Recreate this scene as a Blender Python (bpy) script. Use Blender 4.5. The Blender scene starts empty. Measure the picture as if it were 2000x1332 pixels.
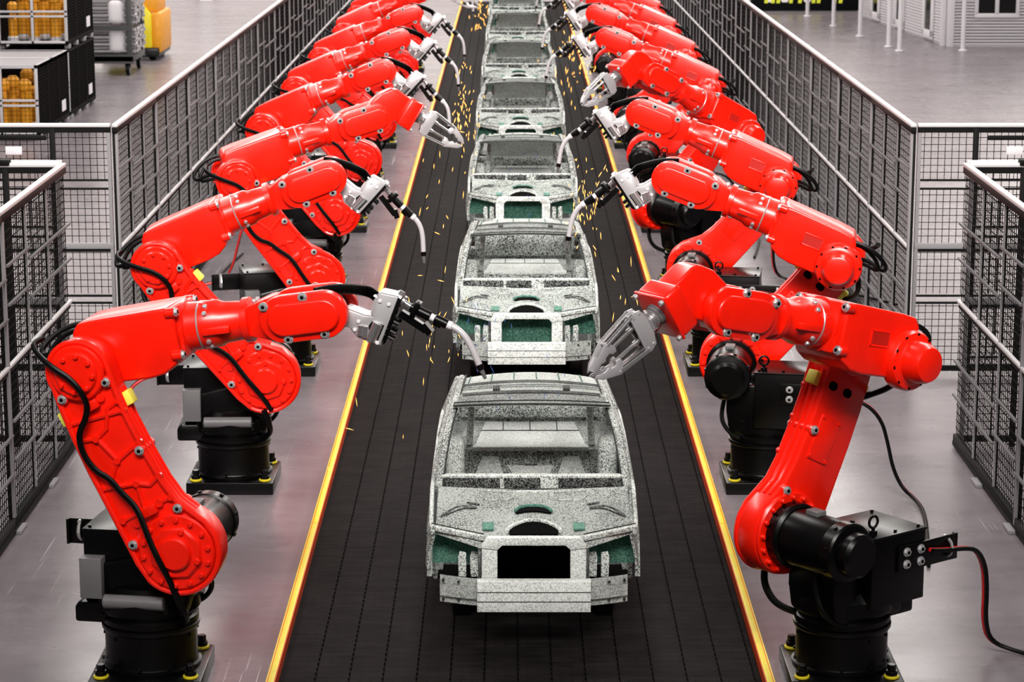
import bpy, bmesh, math, random
from mathutils import Matrix, Vector
random.seed(7)
R = math.radians; PI = math.pi
SC = bpy.context.scene; COL = SC.collection
def T(x, y, z): return Matrix.Translation((x, y, z))
def RX(a): return Matrix.Rotation(a, 4, 'X')
def RY(a): return Matrix.Rotation(a, 4, 'Y')
def RZ(a): return Matrix.Rotation(a, 4, 'Z')
I4 = Matrix.Identity(4)

# ------------------------------------------------------------------ mesh building
def bev_edges(bm, w, ang=0.5, seg=2):
    ed = [e for e in bm.edges if len(e.link_faces) == 2 and e.calc_face_angle(0) > ang]
    if ed and w > 0:
        bmesh.ops.bevel(bm, geom=ed, offset=w, segments=seg, profile=0.5, affect='EDGES', clamp_overlap=True)

class MB:
    """collects shapes and links them as one mesh"""
    def __init__(self): self.v = []; self.f = []; self.fm = []; self.m = 0
    def add(self, bm, M=I4):
        bm.verts.index_update(); o = len(self.v)
        flip = M.determinant() < 0
        self.v += [M @ v.co for v in bm.verts]
        for f in bm.faces:
            ids = [o + v.index for v in f.verts]
            self.f.append(ids[::-1] if flip else ids); self.fm.append(self.m)
        bm.free(); return self
    def raw(self, vs, fs, M=I4):
        o = len(self.v); self.v += [M @ Vector(p) for p in vs]; self.f += [[o + i for i in q] for q in fs]; self.fm += [self.m] * len(fs); return self
    def box(self, x0, x1, y0, y1, z0, z1, bev=0, M=I4, seg=2):
        bm = bmesh.new()
        bmesh.ops.create_cube(bm, size=1)
        for v in bm.verts:
            v.co = Vector(((x0 + x1) / 2 + v.co.x * (x1 - x0), (y0 + y1) / 2 + v.co.y * (y1 - y0), (z0 + z1) / 2 + v.co.z * (z1 - z0)))
        bev_edges(bm, bev, seg=seg)
        return self.add(bm, M)
    def prism(self, poly, y0, y1, bev=0, M=I4, seg=2):
        """poly in (x, z), extruded along y"""
        bm = bmesh.new()
        a = [bm.verts.new((p[0], y0, p[1])) for p in poly]; b = [bm.verts.new((p[0], y1, p[1])) for p in poly]
        bm.faces.new(a); bm.faces.new(b[::-1]); n = len(poly)
        for i in range(n): bm.faces.new((a[i], b[i], b[(i + 1) % n], a[(i + 1) % n]))
        bmesh.ops.recalc_face_normals(bm, faces=bm.faces)
        bev_edges(bm, bev, seg=seg)
        return self.add(bm, M)
    def lathe(self, prof, M=I4, n=24):
        """prof: (r, h) pairs turned round the z axis"""
        vs = []; fs = []
        for r, h in prof:
            for i in range(n):
                t = 2 * PI * i / n; vs.append((r * math.cos(t), r * math.sin(t), h))
        for k in range(len(prof) - 1):
            for i in range(n):
                j = (i + 1) % n; fs.append((k * n + i, k * n + j, (k + 1) * n + j, (k + 1) * n + i))
        fs.append(tuple(range(n))[::-1]); fs.append(tuple((len(prof) - 1) * n + i for i in range(n)))
        return self.raw(vs, fs, M)
    def cyl(self, p, q, r, r2=None, n=16, bev=0):
        p = Vector(p); q = Vector(q); d = q - p; L = d.length
        M = Matrix.Translation(p) @ d.to_track_quat('Z', 'Y').to_matrix().to_4x4()
        r2 = r if r2 is None else r2
        b = min(bev, L * .4, r * .6)
        pr = [(r - b, 0), (r, b), (r2, L - b), (r2 - b, L)] if b > 0 else [(r, 0), (r2, L)]
        return self.lathe(pr, M, n)
    def tube(self, pts, r, n=8, caps=True, smooth=0, flat=1.0):
        pts = [Vector(p) for p in pts]
        for _ in range(smooth):
            q = [pts[0]]
            for a, b in zip(pts, pts[1:]): q += [a * .75 + b * .25, a * .25 + b * .75]
            pts = q + [pts[-1]]
        vs = []; fs = []; up = None; N = len(pts)
        for i, p in enumerate(pts):
            d = (pts[min(i + 1, N - 1)] - pts[max(i - 1, 0)])
            if d.length < 1e-9: d = Vector((0, 0, 1))
            d.normalize()
            if up is None:
                up = d.orthogonal().normalized()
            else:
                up = up - d * up.dot(d); up = up.normalized() if up.length > 1e-6 else d.orthogonal().normalized()
            s = d.cross(up); rr = r[i] if isinstance(r, (list, tuple)) and len(r) == N else (r if not isinstance(r, (list, tuple)) else r[0])
            for k in range(n):
                t = 2 * PI * k / n; vs.append(p + (up * math.cos(t) + s * math.sin(t) * flat) * rr)
        for i in range(N - 1):
            for k in range(n):
                j = (k + 1) % n; fs.append((i * n + k, i * n + j, (i + 1) * n + j, (i + 1) * n + k))
        if caps: fs.append(tuple(range(n))[::-1]); fs.append(tuple((N - 1) * n + k for k in range(n)))
        return self.raw(vs, fs)
    def bar(self, p, q, w, h, up=(0, 0, 1), bev=0):
        """rectangular bar from p to q, w sideways, h along up"""
        p = Vector(p); q = Vector(q); d = (q - p); L = d.length; d = d / L
        u = Vector(up); u = u - d * u.dot(d)
        u = u.normalized() if u.length > 1e-6 else d.orthogonal().normalized()
        s = u.cross(d)
        M = Matrix(((d.x, s.x, u.x, p.x), (d.y, s.y, u.y, p.y), (d.z, s.z, u.z, p.z), (0, 0, 0, 1)))
        return self.box(0, L, -w / 2, w / 2, -h / 2, h / 2, bev, M)
    def grid(self, fn, nu, nv, thick=0):
        bm = bmesh.new()
        g = [[bm.verts.new(fn(i / nu, j / nv)) for j in range(nv + 1)] for i in range(nu + 1)]
        for i in range(nu):
            for j in range(nv): bm.faces.new((g[i][j], g[i + 1][j], g[i + 1][j + 1], g[i][j + 1]))
        if thick: bmesh.ops.solidify(bm, geom=bm.faces[:], thickness=thick)
        return self.add(bm)
    def torus(self, R0, r, M=I4, n=20, m=8):
        pts = [(M @ Vector((R0 * math.cos(2 * PI * i / n), R0 * math.sin(2 * PI * i / n), 0))) for i in range(n + 1)]
        return self.tube(pts, r, m, caps=False)
    def mesh(self, name, mat, sharp=35, mat2=None):
        me = bpy.data.meshes.new(name)
        me.from_pydata([tuple(v) for v in self.v], [], self.f); me.update()
        me.materials.append(mat)
        if mat2: me.materials.append(mat2); me.polygons.foreach_set('material_index', self.fm)
        me.polygons.foreach_set('use_smooth', [True] * len(me.polygons))
        me.set_sharp_from_angle(angle=R(sharp))
        return me

def obj(name, me, parent=None, M=None, mat=None):
    if isinstance(me, MB): me = me.mesh(name, mat)
    o = bpy.data.objects.new(name, me); COL.objects.link(o)
    if parent is not None: o.parent = parent
    if M is not None: o.matrix_basis = M
    return o
def tag(o, label, cat, group=None, kind=None):
    o['label'] = label; o['category'] = cat
    if group: o['group'] = group
    if kind: o['kind'] = kind
    return o
def thing(name, label, cat, M=I4, group=None):
    o = bpy.data.objects.new(name, None); COL.objects.link(o); o.matrix_basis = M; o.empty_display_size = .1
    return tag(o, label, cat, group)
def copy_tree(o, parent=None):
    c = o.copy(); COL.objects.link(c)
    if parent is not None: c.parent = parent
    for ch in list(o.children): copy_tree(ch, c)
    return c
def structure(name, mb, mat):
    o = obj(name, mb, mat=mat); o['kind'] = 'structure'; return o
ORD = ['first', 'second', 'third', 'fourth', 'fifth', 'sixth', 'seventh', 'eighth', 'ninth', 'tenth', 'eleventh', 'twelfth',
       'thirteenth', 'fourteenth', 'fifteenth', 'sixteenth', 'seventeenth', 'eighteenth', 'nineteenth', 'twentieth', 'twenty-first']

# ------------------------------------------------------------------ materials
def mat(name, col, rough=.5, metal=0., spec=.5, coat=0., coat_rough=.1, emit=None, es=0.):
    m = bpy.data.materials.new(name); m.use_nodes = True
    b = m.node_tree.nodes['Principled BSDF']
    b.inputs['Base Color'].default_value = (*col, 1); b.inputs['Roughness'].default_value = rough
    b.inputs['Metallic'].default_value = metal; b.inputs['Specular IOR Level'].default_value = spec
    b.inputs['Coat Weight'].default_value = coat; b.inputs['Coat Roughness'].default_value = coat_rough
    if emit: b.inputs['Emission Color'].default_value = (*emit, 1); b.inputs['Emission Strength'].default_value = es
    return m
def nodes(m):
    nt = m.node_tree; return nt, nt.nodes['Principled BSDF'], (lambda t, **k: _nn(nt, t, k))
def _nn(nt, t, k):
    n = nt.nodes.new(t)
    for a, b in k.items(): setattr(n, a, b)
    return n
def math_node(N, L, op, a, b=None):
    n = N('ShaderNodeMath', operation=op)
    for i, x in enumerate((a, b)):
        if x is None: continue
        if isinstance(x, (int, float)): n.inputs[i].default_value = x
        else: L.new(x, n.inputs[i])
    return n.outputs[0]
def ramp(N, L, src, stops, interp='LINEAR'):
    r = N('ShaderNodeValToRGB'); r.color_ramp.interpolation = interp
    while len(r.color_ramp.elements) < len(stops): r.color_ramp.elements.new(.5)
    for e, (p, c) in zip(r.color_ramp.elements, stops): e.position = p; e.color = (*c, 1)
    L.new(src, r.inputs[0]); return r.outputs[0]
def mix(N, L, fac, a, b, mode='MIX'):
    n = N('ShaderNodeMix', data_type='RGBA', blend_type=mode)
    for s, x in ((0, fac), (6, a), (7, b)):
        if isinstance(x, (int, float)): n.inputs[s].default_value = x
        elif isinstance(x, tuple): n.inputs[s].default_value = (*x, 1)
        else: L.new(x, n.inputs[s])
    return n.outputs[2]
def mapped(N, L, scale, kind='Object', rot=(0, 0, 0)):
    tc = N('ShaderNodeTexCoord'); mp = N('ShaderNodeMapping'); mp.inputs['Scale'].default_value = scale; mp.inputs['Rotation'].default_value = rot
    L.new(tc.outputs[kind], mp.inputs[0]); return mp.outputs[0]
def noise(N, L, vec, scale, detail=2., rough=.5):
    n = N('ShaderNodeTexNoise'); n.inputs['Scale'].default_value = scale; n.inputs['Detail'].default_value = detail; n.inputs['Roughness'].default_value = rough
    if vec is not None: L.new(vec, n.inputs['Vector'])
    return n.outputs['Fac']

def painted(name, col, rough, spec, coat, var=.06, coat_rough=.12):
    m = mat(name, col, rough, 0, spec, coat, coat_rough)
    nt, b, N = nodes(m); L = nt.links
    f = noise(N, L, mapped(N, L, (1, 1, 1)), 6, 3)
    dk = tuple(c * (1 - var) for c in col); lt = tuple(min(1, c * (1 + var)) for c in col)
    L.new(ramp(N, L, f, [(.3, dk), (.7, lt)]), b.inputs['Base Color'])
    r = noise(N, L, mapped(N, L, (1, 1, 1)), 25, 2)
    mr = N('ShaderNodeMapRange'); mr.inputs['To Min'].default_value = rough * .94; mr.inputs['To Max'].default_value = rough * 1.07
    L.new(r, mr.inputs[0]); L.new(mr.outputs[0], b.inputs['Roughness'])
    return m
M = {}
M['red'] = painted('robot_red', (.92, .009, .0004), .30, .5, .18)
M['black'] = painted('robot_black', (.0012, .0010, .0011), .30, .26, .0)
M['rubber'] = painted('cable_black', (.0016, .0016, .0016), .42, .18, 0)
M['grey'] = painted('cover_grey', (.13, .125, .13), .45, .4, 0)
M['silver'] = mat('silver', (.55, .535, .55), .36, .45, .5)
M['chrome'] = mat('bright_steel', (.72, .70, .71), .22, .9, .5)
M['bolt'] = mat('bolt_steel', (.50, .49, .50), .35, .6, .5)
M['yellow'] = painted('yellow_paint', (.66, .53, .016), .45, .4, 0)
M['blockyellow'] = painted('yellow_plastic', (.90, .86, .10), .45, .4, 0)
M['railorange'] = painted('rail_orange', (.62, .055, .004), .5, .35, 0)
M['cablered'] = mat('cable_red', (.55, .01, .01), .45)
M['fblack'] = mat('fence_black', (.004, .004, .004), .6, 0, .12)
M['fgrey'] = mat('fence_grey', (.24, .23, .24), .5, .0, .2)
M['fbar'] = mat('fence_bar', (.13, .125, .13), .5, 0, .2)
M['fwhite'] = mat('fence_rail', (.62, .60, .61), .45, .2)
M['wire'] = mat('fence_wire', (.006, .005, .005), .7, 0, .05)
M['white'] = mat('white_paint', (.72, .69, .72), .5)
M['seam'] = mat('seam_dark', (.02, .022, .021), .7, 0, .2)
M['seamgreen'] = mat('seam_green', (.05, .14, .10), .7, 0, .2)
M['hole'] = mat('hole_dark', (.002, .002, .002), .9, 0, .05)  # black put in for the dark inside holes and recesses
M['spark'] = mat('spark_glow', (1, .45, .08), .5, emit=(1, .50, .10), es=2.6)
M['sparkblue'] = mat('spark_blue', (.02, .10, .42), .5)

def grainy(name, light, dark, share, tint=None):
    """bare shell metal with a fine two tone grain"""
    m = mat(name, light, .62, 0, .25)
    nt, b, N = nodes(m); L = nt.links
    tc = N('ShaderNodeTexCoord'); at = N('ShaderNodeAttribute', attribute_type='OBJECT', attribute_name='grain')
    vm = N('ShaderNodeVectorMath', operation='SCALE'); L.new(tc.outputs['Object'], vm.inputs[0]); L.new(at.outputs['Fac'], vm.inputs['Scale'])
    fl = N('ShaderNodeVectorMath', operation='FLOOR'); L.new(vm.outputs[0], fl.inputs[0])
    wn = N('ShaderNodeTexWhiteNoise', noise_dimensions='3D'); L.new(fl.outputs[0], wn.inputs['Vector'])
    big = noise(N, L, mapped(N, L, (1, 1, 1)), 2.2, 3)
    s = math_node(N, L, 'ADD', wn.outputs['Value'], math_node(N, L, 'MULTIPLY', math_node(N, L, 'SUBTRACT', big, .5), .9))
    c = ramp(N, L, s, [(max(0, share - .32), dark), (min(1, share + .32), light)])
    L.new(c, b.inputs['Base Color'])
    return m
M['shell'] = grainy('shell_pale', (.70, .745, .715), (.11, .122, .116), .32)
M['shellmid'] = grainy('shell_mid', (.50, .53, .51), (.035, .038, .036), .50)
M['shelldark'] = grainy('shell_dark', (.22, .23, .225), (.008, .009, .009), .64)  # darker tones of one shell metal, interior shade put into the colour
M['pale'] = grainy('panel_pale', (.80, .83, .81), (.38, .41, .39), .26)
M['green'] = grainy('panel_green', (.11, .27, .205), (.02, .10, .07), .45)

def concrete():
    m = mat('concrete_floor', (.3, .28, .29), .35, 0, .22)
    nt, b, N = nodes(m); L = nt.links
    base = noise(N, L, mapped(N, L, (.6, 1.0, 1)), .9, 5, .55)
    fine = noise(N, L, mapped(N, L, (1.0, 2.2, 1)), 2.4, 5, .6)
    c = mix(N, L, .38, ramp(N, L, base, [(.25, (.108, .088, .099)), (.75, (.222, .193, .211))]), ramp(N, L, fine, [(.25, (.108, .088, .099)), (.75, (.23, .20, .219))]))
    # long thin scratches in a few worn places
    tot = None
    for k, a in enumerate((.5, 1.25, 2.1, -.35)):
        v = mapped(N, L, (55, .55, 1), 'Object', (0, 0, a))
        s = ramp(N, L, noise(N, L, v, 1.0, 1, .3), [(.735, (0, 0, 0)), (.765, (1, 1, 1))])
        tot = s if tot is None else mix(N, L, 1.0, tot, s, 'LIGHTEN')
    worn = ramp(N, L, noise(N, L, mapped(N, L, (1, 1, 1)), .42, 2), [(.52, (0, 0, 0)), (.66, (1, 1, 1))])
    sc = mix(N, L, 1.0, tot, worn, 'MULTIPLY')
    c = mix(N, L, math_node(N, L, 'MULTIPLY', sc, .7), c, (.62, .60, .61))
    L.new(c, b.inputs['Base Color'])
    r = noise(N, L, mapped(N, L, (.7, 1.4, 1)), 1.2, 4, .55)
    mr = N('ShaderNodeMapRange'); mr.inputs['To Min'].default_value = .18; mr.inputs['To Max'].default_value = .38
    L.new(r, mr.inputs[0]); L.new(mr.outputs[0], b.inputs['Roughness'])
    bp = N('ShaderNodeBump'); bp.inputs['Strength'].default_value = .02; bp.inputs['Distance'].default_value = .01
    L.new(fine, bp.inputs['Height']); L.new(bp.outputs[0], b.inputs['Normal'])
    return m
M['concrete'] = concrete()

def belt():
    m = mat('belt_rubber', (.03, .026, .026), .7, 0, .03)
    nt, b, N = nodes(m); L = nt.links
    tc = N('ShaderNodeTexCoord'); sp = N('ShaderNodeSeparateXYZ'); L.new(tc.outputs['Object'], sp.inputs[0])
    streak = noise(N, L, mapped(N, L, (.9, 9, 1)), 2.2, 5, .65)
    blot = noise(N, L, mapped(N, L, (1, 1.6, 1)), 3.2, 4)
    c = mix(N, L, .5, ramp(N, L, streak, [(.32, (.0022, .0018, .0018)), (.72, (.017, .0142, .0142))]), ramp(N, L, blot, [(.35, (.0022, .0019, .0019)), (.7, (.014, .0118, .0118))]))
    # rows of small perforations
    def cell(o, period, w):
        f = math_node(N, L, 'FRACT', math_node(N, L, 'MULTIPLY', o, 1 / period))
        return math_node(N, L, 'LESS_THAN', math_node(N, L, 'ABSOLUTE', math_node(N, L, 'SUBTRACT', f, .5)), w)
    dots = math_node(N, L, 'MULTIPLY', cell(sp.outputs[0], .08, .07), cell(sp.outputs[1], .105, .13))
    row = math_node(N, L, 'MULTIPLY', cell(sp.outputs[1], .105, .05), .28)
    d = math_node(N, L, 'MAXIMUM', dots, row)
    L.new(mix(N, L, d, c, (.003, .003, .003)), b.inputs['Base Color'])
    bp = N('ShaderNodeBump'); bp.inputs['Strength'].default_value = .25; bp.inputs['Distance'].default_value = .01
    L.new(streak, bp.inputs['Height']); L.new(bp.outputs[0], b.inputs['Normal'])
    return m
M['belt'] = belt()
# ------------------------------------------------------------------ the robot: shapes of every part, each in the frame of its joint
SX, SZ, L2, L3, OFF = .345, 1.094, 1.415, 1.709, .15
YA0, YA1 = -.44, -.23            # lower arm slab
YF = .023
def ring_pts(r, n, a0=0.): return [(r * math.cos(a0 + 2 * PI * i / n), r * math.sin(a0 + 2 * PI * i / n)) for i in range(n)]
def discY(mb, x, z, y0, y1, r, n=32, bev=.01, r2=None):
    mb.cyl((x, y0, z), (x, y1, z), r, r2, n, bev); return mb
def stadium(x0, x1, z, r, n=14):
    p = [(x1 + r * math.sin(PI * i / n), z - r * math.cos(PI * i / n)) for i in range(n + 1)]
    return p + [(x0 - r * math.sin(PI * i / n), z + r * math.cos(PI * i / n)) for i in range(n + 1)]

def nut_mesh():     # silver hex nut with the socket's shade as a black disc, axis along -y
    b = MB(); b.cyl((0, 0, 0), (0, -.022, 0), .026, n=6); b.cyl((0, 0, 0), (0, -.008, 0), .034, n=14)
    b.m = 1; b.cyl((0, -.02, 0), (0, -.0235, 0), .0135, n=10)
    return b.mesh('bolt', M['bolt'], mat2=M['hole'])
def screw_mesh(): return MB().cyl((0, 0, 0), (0, 0, .03), .018, n=10, bev=.004).mesh('screw', M['bolt'])

def build_base_plate():
    return MB().box(-.40, .40, -.40, .40, 0, .115, .012).mesh('base_plate', M['black'])
def build_foot_bolt():
    return MB().cyl((0, 0, .02), (0, 0, .055), .043, n=16, bev=.004).cyl((0, 0, .055), (0, 0, .10), .032, n=6, bev=.004).mesh('anchor_bolt', M['black'])
def build_washer(): return MB().cyl((0, 0, 0), (0, 0, .02), .055, n=18, bev=.004).mesh('washer', M['yellow'])
def build_pedestal():
    b = MB(); b.lathe([(.35, .115), (.355, .125), (.355, .145), (.335, .155), (.328, .17), (.328, .40), (.345, .41), (.35, .42), (.35, .445), (.335, .455)], n=40)
    for i in range(10):
        t = 2 * PI * i / 10 + .2; b.cyl((.335 * math.cos(t), .335 * math.sin(t), .18), (.355 * math.cos(t), .355 * math.sin(t), .18), .012, n=8)
        b.cyl((.32 * math.cos(t), .32 * math.sin(t), .37), (.338 * math.cos(t), .338 * math.sin(t), .37), .012, n=8)
    return b.mesh('pedestal', M['black'])
def build_turret():
    b = MB()
    b.lathe([(.335, .455), (.345, .465), (.345, .50), (.32, .52), (.31, .60)], n=36)
    b.prism([(-.50, .46), (-.20, .46), (-.15, .62), (-.46, .62), (-.50, .58)], -.20, .22, .025)
    b.prism([(-.33, .50), (.26, .50), (.33, .56), (.36, .74), (.36, .92), (.28, 1.0), (.10, 1.0), (-.33, .90)], -.20, .27, .03)
    b.box(-.43, .10, -.16, .38, .62, 1.14, .012)
    b.box(-.435, .105, -.165, .385, 1.128, 1.146, .004)
    # shiny scooped front below the motor
    b.lathe([(.30, .49), (.36, .56), (.355, .66), (.27, .74)], n=36)
    b.cyl((SX, -.23, SZ), (SX, -.10, SZ), .235, n=32, bev=.02)
    b.box(.05, .38, -.19, .12, .86, 1.08, .03)
    for x, y in ((-.39, -.12), (.06, -.12), (-.39, .34), (.06, .34), (-.16, .34)): b.cyl((x, y, 1.14), (x, y, 1.163), .012, n=8)
    for x, z in ((-.20, .70), (.0, .70), (-.20, .56), (0, .56)):
        b.cyl((x, .27, z), (x, .285, z), .012, n=8); b.cyl((x, -.20, z), (x, -.215, z), .012, n=8)
    return b.mesh('turret', M['black'])
def build_cover(): return MB().box(-.432, -.27, -.26, -.12, .66, .955, .006).mesh('cover_plate', M['grey'])
def build_damper(): return MB().cyl((-.24, -.31, .665), (.20, -.31, .665), .05, n=20, bev=.008).mesh('damper', M['grey'])
def build_damper_mount(): return MB().box(-.26, .22, -.30, -.10, .58, .66, .01).mesh('damper_mount', M['black'])
def build_eyebolt():
    b = MB(); b.cyl((0, 0, 0), (0, 0, .035), .03, n=12, bev=.004); b.cyl((0, 0, .03), (0, 0, .06), .014, n=10)
    b.torus(.042, .010, T(0, 0, .095) @ RX(PI / 2)); return b.mesh('eyebolt', M['black'])
def build_bracket():
    b = MB(); b.box(-.74, -.14, .385, .40, .86, 1.05, .004); b.box(-.74, -.72, .36, .40, .86, 1.05, .003); return b.mesh('cable_bracket', M['black'])
def build_clamp():
    b = MB(); b.tube([(-.64, .375, 1.02), (-.64, .35, 1.0), (-.64, .335, .96), (-.64, .35, .92), (-.64, .375, .90)], .022, 6, flat=.5)
    b.cyl((-.64, .38, 1.035), (-.64, .36, 1.035), .014, n=8)
    b.tube([(-.64, .405, 1.02), (-.64, .43, 1.0), (-.64, .445, .96), (-.64, .43, .92), (-.64, .405, .90)], .022, 6, flat=.5)
    return b.mesh('cable_clamp', M['silver'])
def build_power_cable(which):
    b = MB(); dy = .0 if which == 'red' else .03
    p = [(-.44, .41 + dy, .98), (-.60, .42 + dy, .955), (-.74, .42 + dy, .945), (-.92, .40 + dy, .90), (-1.06, .36 + dy, .74), (-1.12, .33 + dy, .52), (-1.17, .28 + dy, .28), (-1.26, .26 + dy, .09), (-1.38, .40 + dy, .03), (-1.46, .75 + dy, .022), (-1.48, 1.5 + dy, .022), (-1.48, 2.4 + dy, .022)]
    b.tube(p, .014 if which == 'red' else .017, 8, smooth=2); return b.mesh('power_cable', M['cablered'] if which == 'red' else M['rubber'])
def build_motor():
    b = MB(); Y = RX(-PI / 2)  # lathe axis to +y
    Mm = T(SX, 0, SZ) @ Y
    b.lathe([(.225, -.22), (.225, -.20), (.205, -.19), (.205, .28), (.198, .29), (.198, .30), (.212, .31), (.212, .40), (.20, .415), (.16, .425), (.155, .50), (.13, .525)], Mm, 40)
    for i in range(8):
        t = 2 * PI * i / 8 + .3; x, z = SX + .212 * math.cos(t), SZ + .212 * math.sin(t)
        b.cyl((SX + .20 * math.cos(t), .355, SZ + .20 * math.sin(t)), (SX + .224 * math.cos(t), .355, SZ + .224 * math.sin(t)), .016, n=8)
    return b.mesh('shoulder_motor', M['black'])
def build_motor_plug(): return MB().box(SX - .045, SX + .045, .0, .12, SZ + .18, SZ + .235, .008).mesh('motor_plug', M['grey'])
def build_motor_cable():
    b = MB(); b.tube([(SX + .02, .10, SZ - .18), (SX + .06, .14, SZ - .34), (SX + .06, .2, SZ - .46), (SX - .02, .24, SZ - .56), (SX - .12, .27, SZ - .60)], .020, 8, smooth=2)
    return b.mesh('motor_cable', M['rubber'])

# lower arm: local z runs from shoulder to elbow
def arm_outline(g=0.):
    p = [((.31 + g) * math.cos(t), (.31 + g) * math.sin(t)) for t in [R(a) for a in range(200, 356, 9)]]
    p += [(.31 + g, .0), (.295 + g, .10), (.245 + g, .20), (.185 + g, .32), (.162 + g, .48), (.158 + g, .72), (.165 + g, .98), (.185 + g, 1.18)]
    p += [((.225 + g) * math.cos(t), L2 + (.225 + g) * math.sin(t)) for t in [R(a) for a in range(-12, 194, 11)]]
    p += [(-.245 - g, 1.25), (-.272 - g, 1.02), (-.288 - g, .76), (-.294 - g, .50), (-.302 - g, .24), (-.31 - g, .05)]
    return p
NUTS = [(.15, 1.27), (-.19, 1.30), (.125, .745), (.165, .27), (-.255, .18)]
def build_arm():
    b = MB()
    b.prism(arm_outline(), YA0 + .02, YA1, .018)
    # two rails along the front edge and the rim
    rim = arm_outline(-.012)
    b.tube([(x, YA0 + .010, z) for x, z in rim] + [(rim[0][0], YA0 + .010, rim[0][1])], .022, 8)
    ed = [(.235, .20), (.175, .32), (.152, .48), (.148, .72), (.155, .98), (.175, 1.18)]
    for yy in (-.40, -.34, -.28): b.tube([(x + .014, yy, z) for x, z in ed], .012, 6)
    # stiffening ribs on both faces
    ribs = [[(-.24, .99), (-.12, .95), (-.02, .98), (.06, 1.10), (.16, 1.12)], [(-.12, .95), (-.06, .75), (-.20, .62)], [(-.02, .55), (.06, .50), (.155, .53)], [(.155, .36), (-.24, .36)],
            [(-.27, .62), (-.06, .56), (-.02, .55), (-.06, .36)], [(-.06, .75), (.15, .80)], [(-.24, 1.12), (.16, 1.04)]]
    for rb in ribs: b.tube([(x, YA0 + .014, z) for x, z in rb], .017, 6)
    for rb in ribs:
        for x, z in (rb[0], rb[-1]): b.cyl((x, YA0 + .02, z), (x, YA0 - .010, z), .024, n=10)
    # shoulder reducer
    discY(b, 0, 0, YA0 + .03, YA0 - .018, .272, 40, .012)
    for i in range(14):
        t = 2 * PI * i / 14 + .15; b.cyl((.235 * math.cos(t), YA0, .235 * math.sin(t)), (.235 * math.cos(t), YA0 - .042, .235 * math.sin(t)), .018, n=8, bev=.003)
    discY(b, 0, 0, YA0, YA0 - .048, .195, 8, .016)
    for i in range(4):
        t = PI / 4 + PI / 2 * i; b.cyl((.165 * math.cos(t), YA0 - .02, .165 * math.sin(t)), (.165 * math.cos(t), YA0 - .066, .165 * math.sin(t)), .022, n=10, bev=.004)
    discY(b, 0, 0, YA0 - .02, YA0 - .085, .118, 32, .014)
    # ring and bolts on the motor side
    discY(b, 0, 0, YA1 - .01, YA1 + .03, .30, 40, .012)
    for i in range(16):
        t = 2 * PI * i / 16; b.cyl((.265 * math.cos(t), YA1, .265 * math.sin(t)), (.265 * math.cos(t), YA1 + .055, .265 * math.sin(t)), .017, n=8, bev=.003)
    # elbow cap
    discY(b, 0, L2, YA0 + .03, YA0 - .03, .195, 36, .012)
    discY(b, 0, L2, YA0, YA0 - .055, .150, 32, .012)
    for i in range(8):
        t = 2 * PI * i / 8 + .2; b.cyl((.125 * math.cos(t), YA0 - .03, L2 + .125 * math.sin(t)), (.125 * math.cos(t), YA0 - .076, L2 + .125 * math.sin(t)), .018, n=8, bev=.004)
    discY(b, 0, L2, YA1 - .02, YA1 + .03, .20, 32, .008)
    # bosses for the nuts
    for x, z in NUTS:
        b.cyl((x, YA0 - .012, z), (x, YA1 + .014, z), .042, n=16, bev=.006)
    # two cable holders and an inspection cover on the inner face
    for z in (1.17, .34): b.box(-.075, .03, YA0 - .035, YA0 + .02, z - .03, z + .035, .006); b.cyl((.06, YA0, z + .02), (.06, YA0 - .01, z + .02), .03, n=12)
    b.cyl((-.16, YA0 + .02, .30), (-.16, YA0 - .0, .30), .03, n=10)
    b.box(-.11, .09, YA1 - .005, YA1 + .012, .55, .88, .004)
    for x in (-.095, .075):
        for z in (.57, .86): b.cyl((x, YA1, z), (x, YA1 + .02, z), .012, n=8)
    return b.mesh('lower_arm', M['red'])
def build_arm_slots():
    b = MB()
    for x in (-.07, .09): b.prism(stadium(x - .012, x + .012, 1.09, .032, 6), YA1 - .02, YA1 + .003)
    return b.mesh('cable_slot', M['hole'])
def build_stop(): return MB().box(-.038, .038, -.05, .05, -.05, .05, .01).mesh('bumper_stop', M['blockyellow'])
def build_arm_cable():
    # along the outer face of the arm, with a free loop past the elbow
    px = [(70, 672), (62, 676), (75, 692), (110, 712), (150, 735), (172, 762), (178, 792), (172, 820), (156, 850), (164, 890), (190, 924), (216, 936), (240, 965), (262, 985), (276, 1002), (286, 1024), (300, 1060), (320, 1100), (333, 1140), (338, 1165)]
    pts = []
    for i, (u, v) in enumerate(px):
        dx, dy = u - 345, v - 1085
        z = (dx * -.471 + dy * -.881) / 285; x = (dx * .881 + dy * -.471) / 285
        y = -.30 if i == 0 else (-.42 if i == 1 else (-.46 if i == 2 else (-.535 if i == 3 else (-.54 if i in (4, 5) else -.488))))
        if i >= 14: y = -.51 - .014 * (i - 14) if i < 18 else -.52 + .03 * (i - 17)
        pts.append((x, y, z))
    return MB().tube(pts, .024, 8, smooth=2, flat=.75).mesh('arm_cable', M['rubber'])
def build_tail_cable():
    b = MB(); b.tube([(-.02, -.46, -.28), (.02, -.44, -.40), (.03, -.36, -.50), (.0, -.28, -.56), (-.08, -.2, -.60)], .026, 8, smooth=2)
    return b.mesh('tail_cable', M['rubber'])

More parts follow.
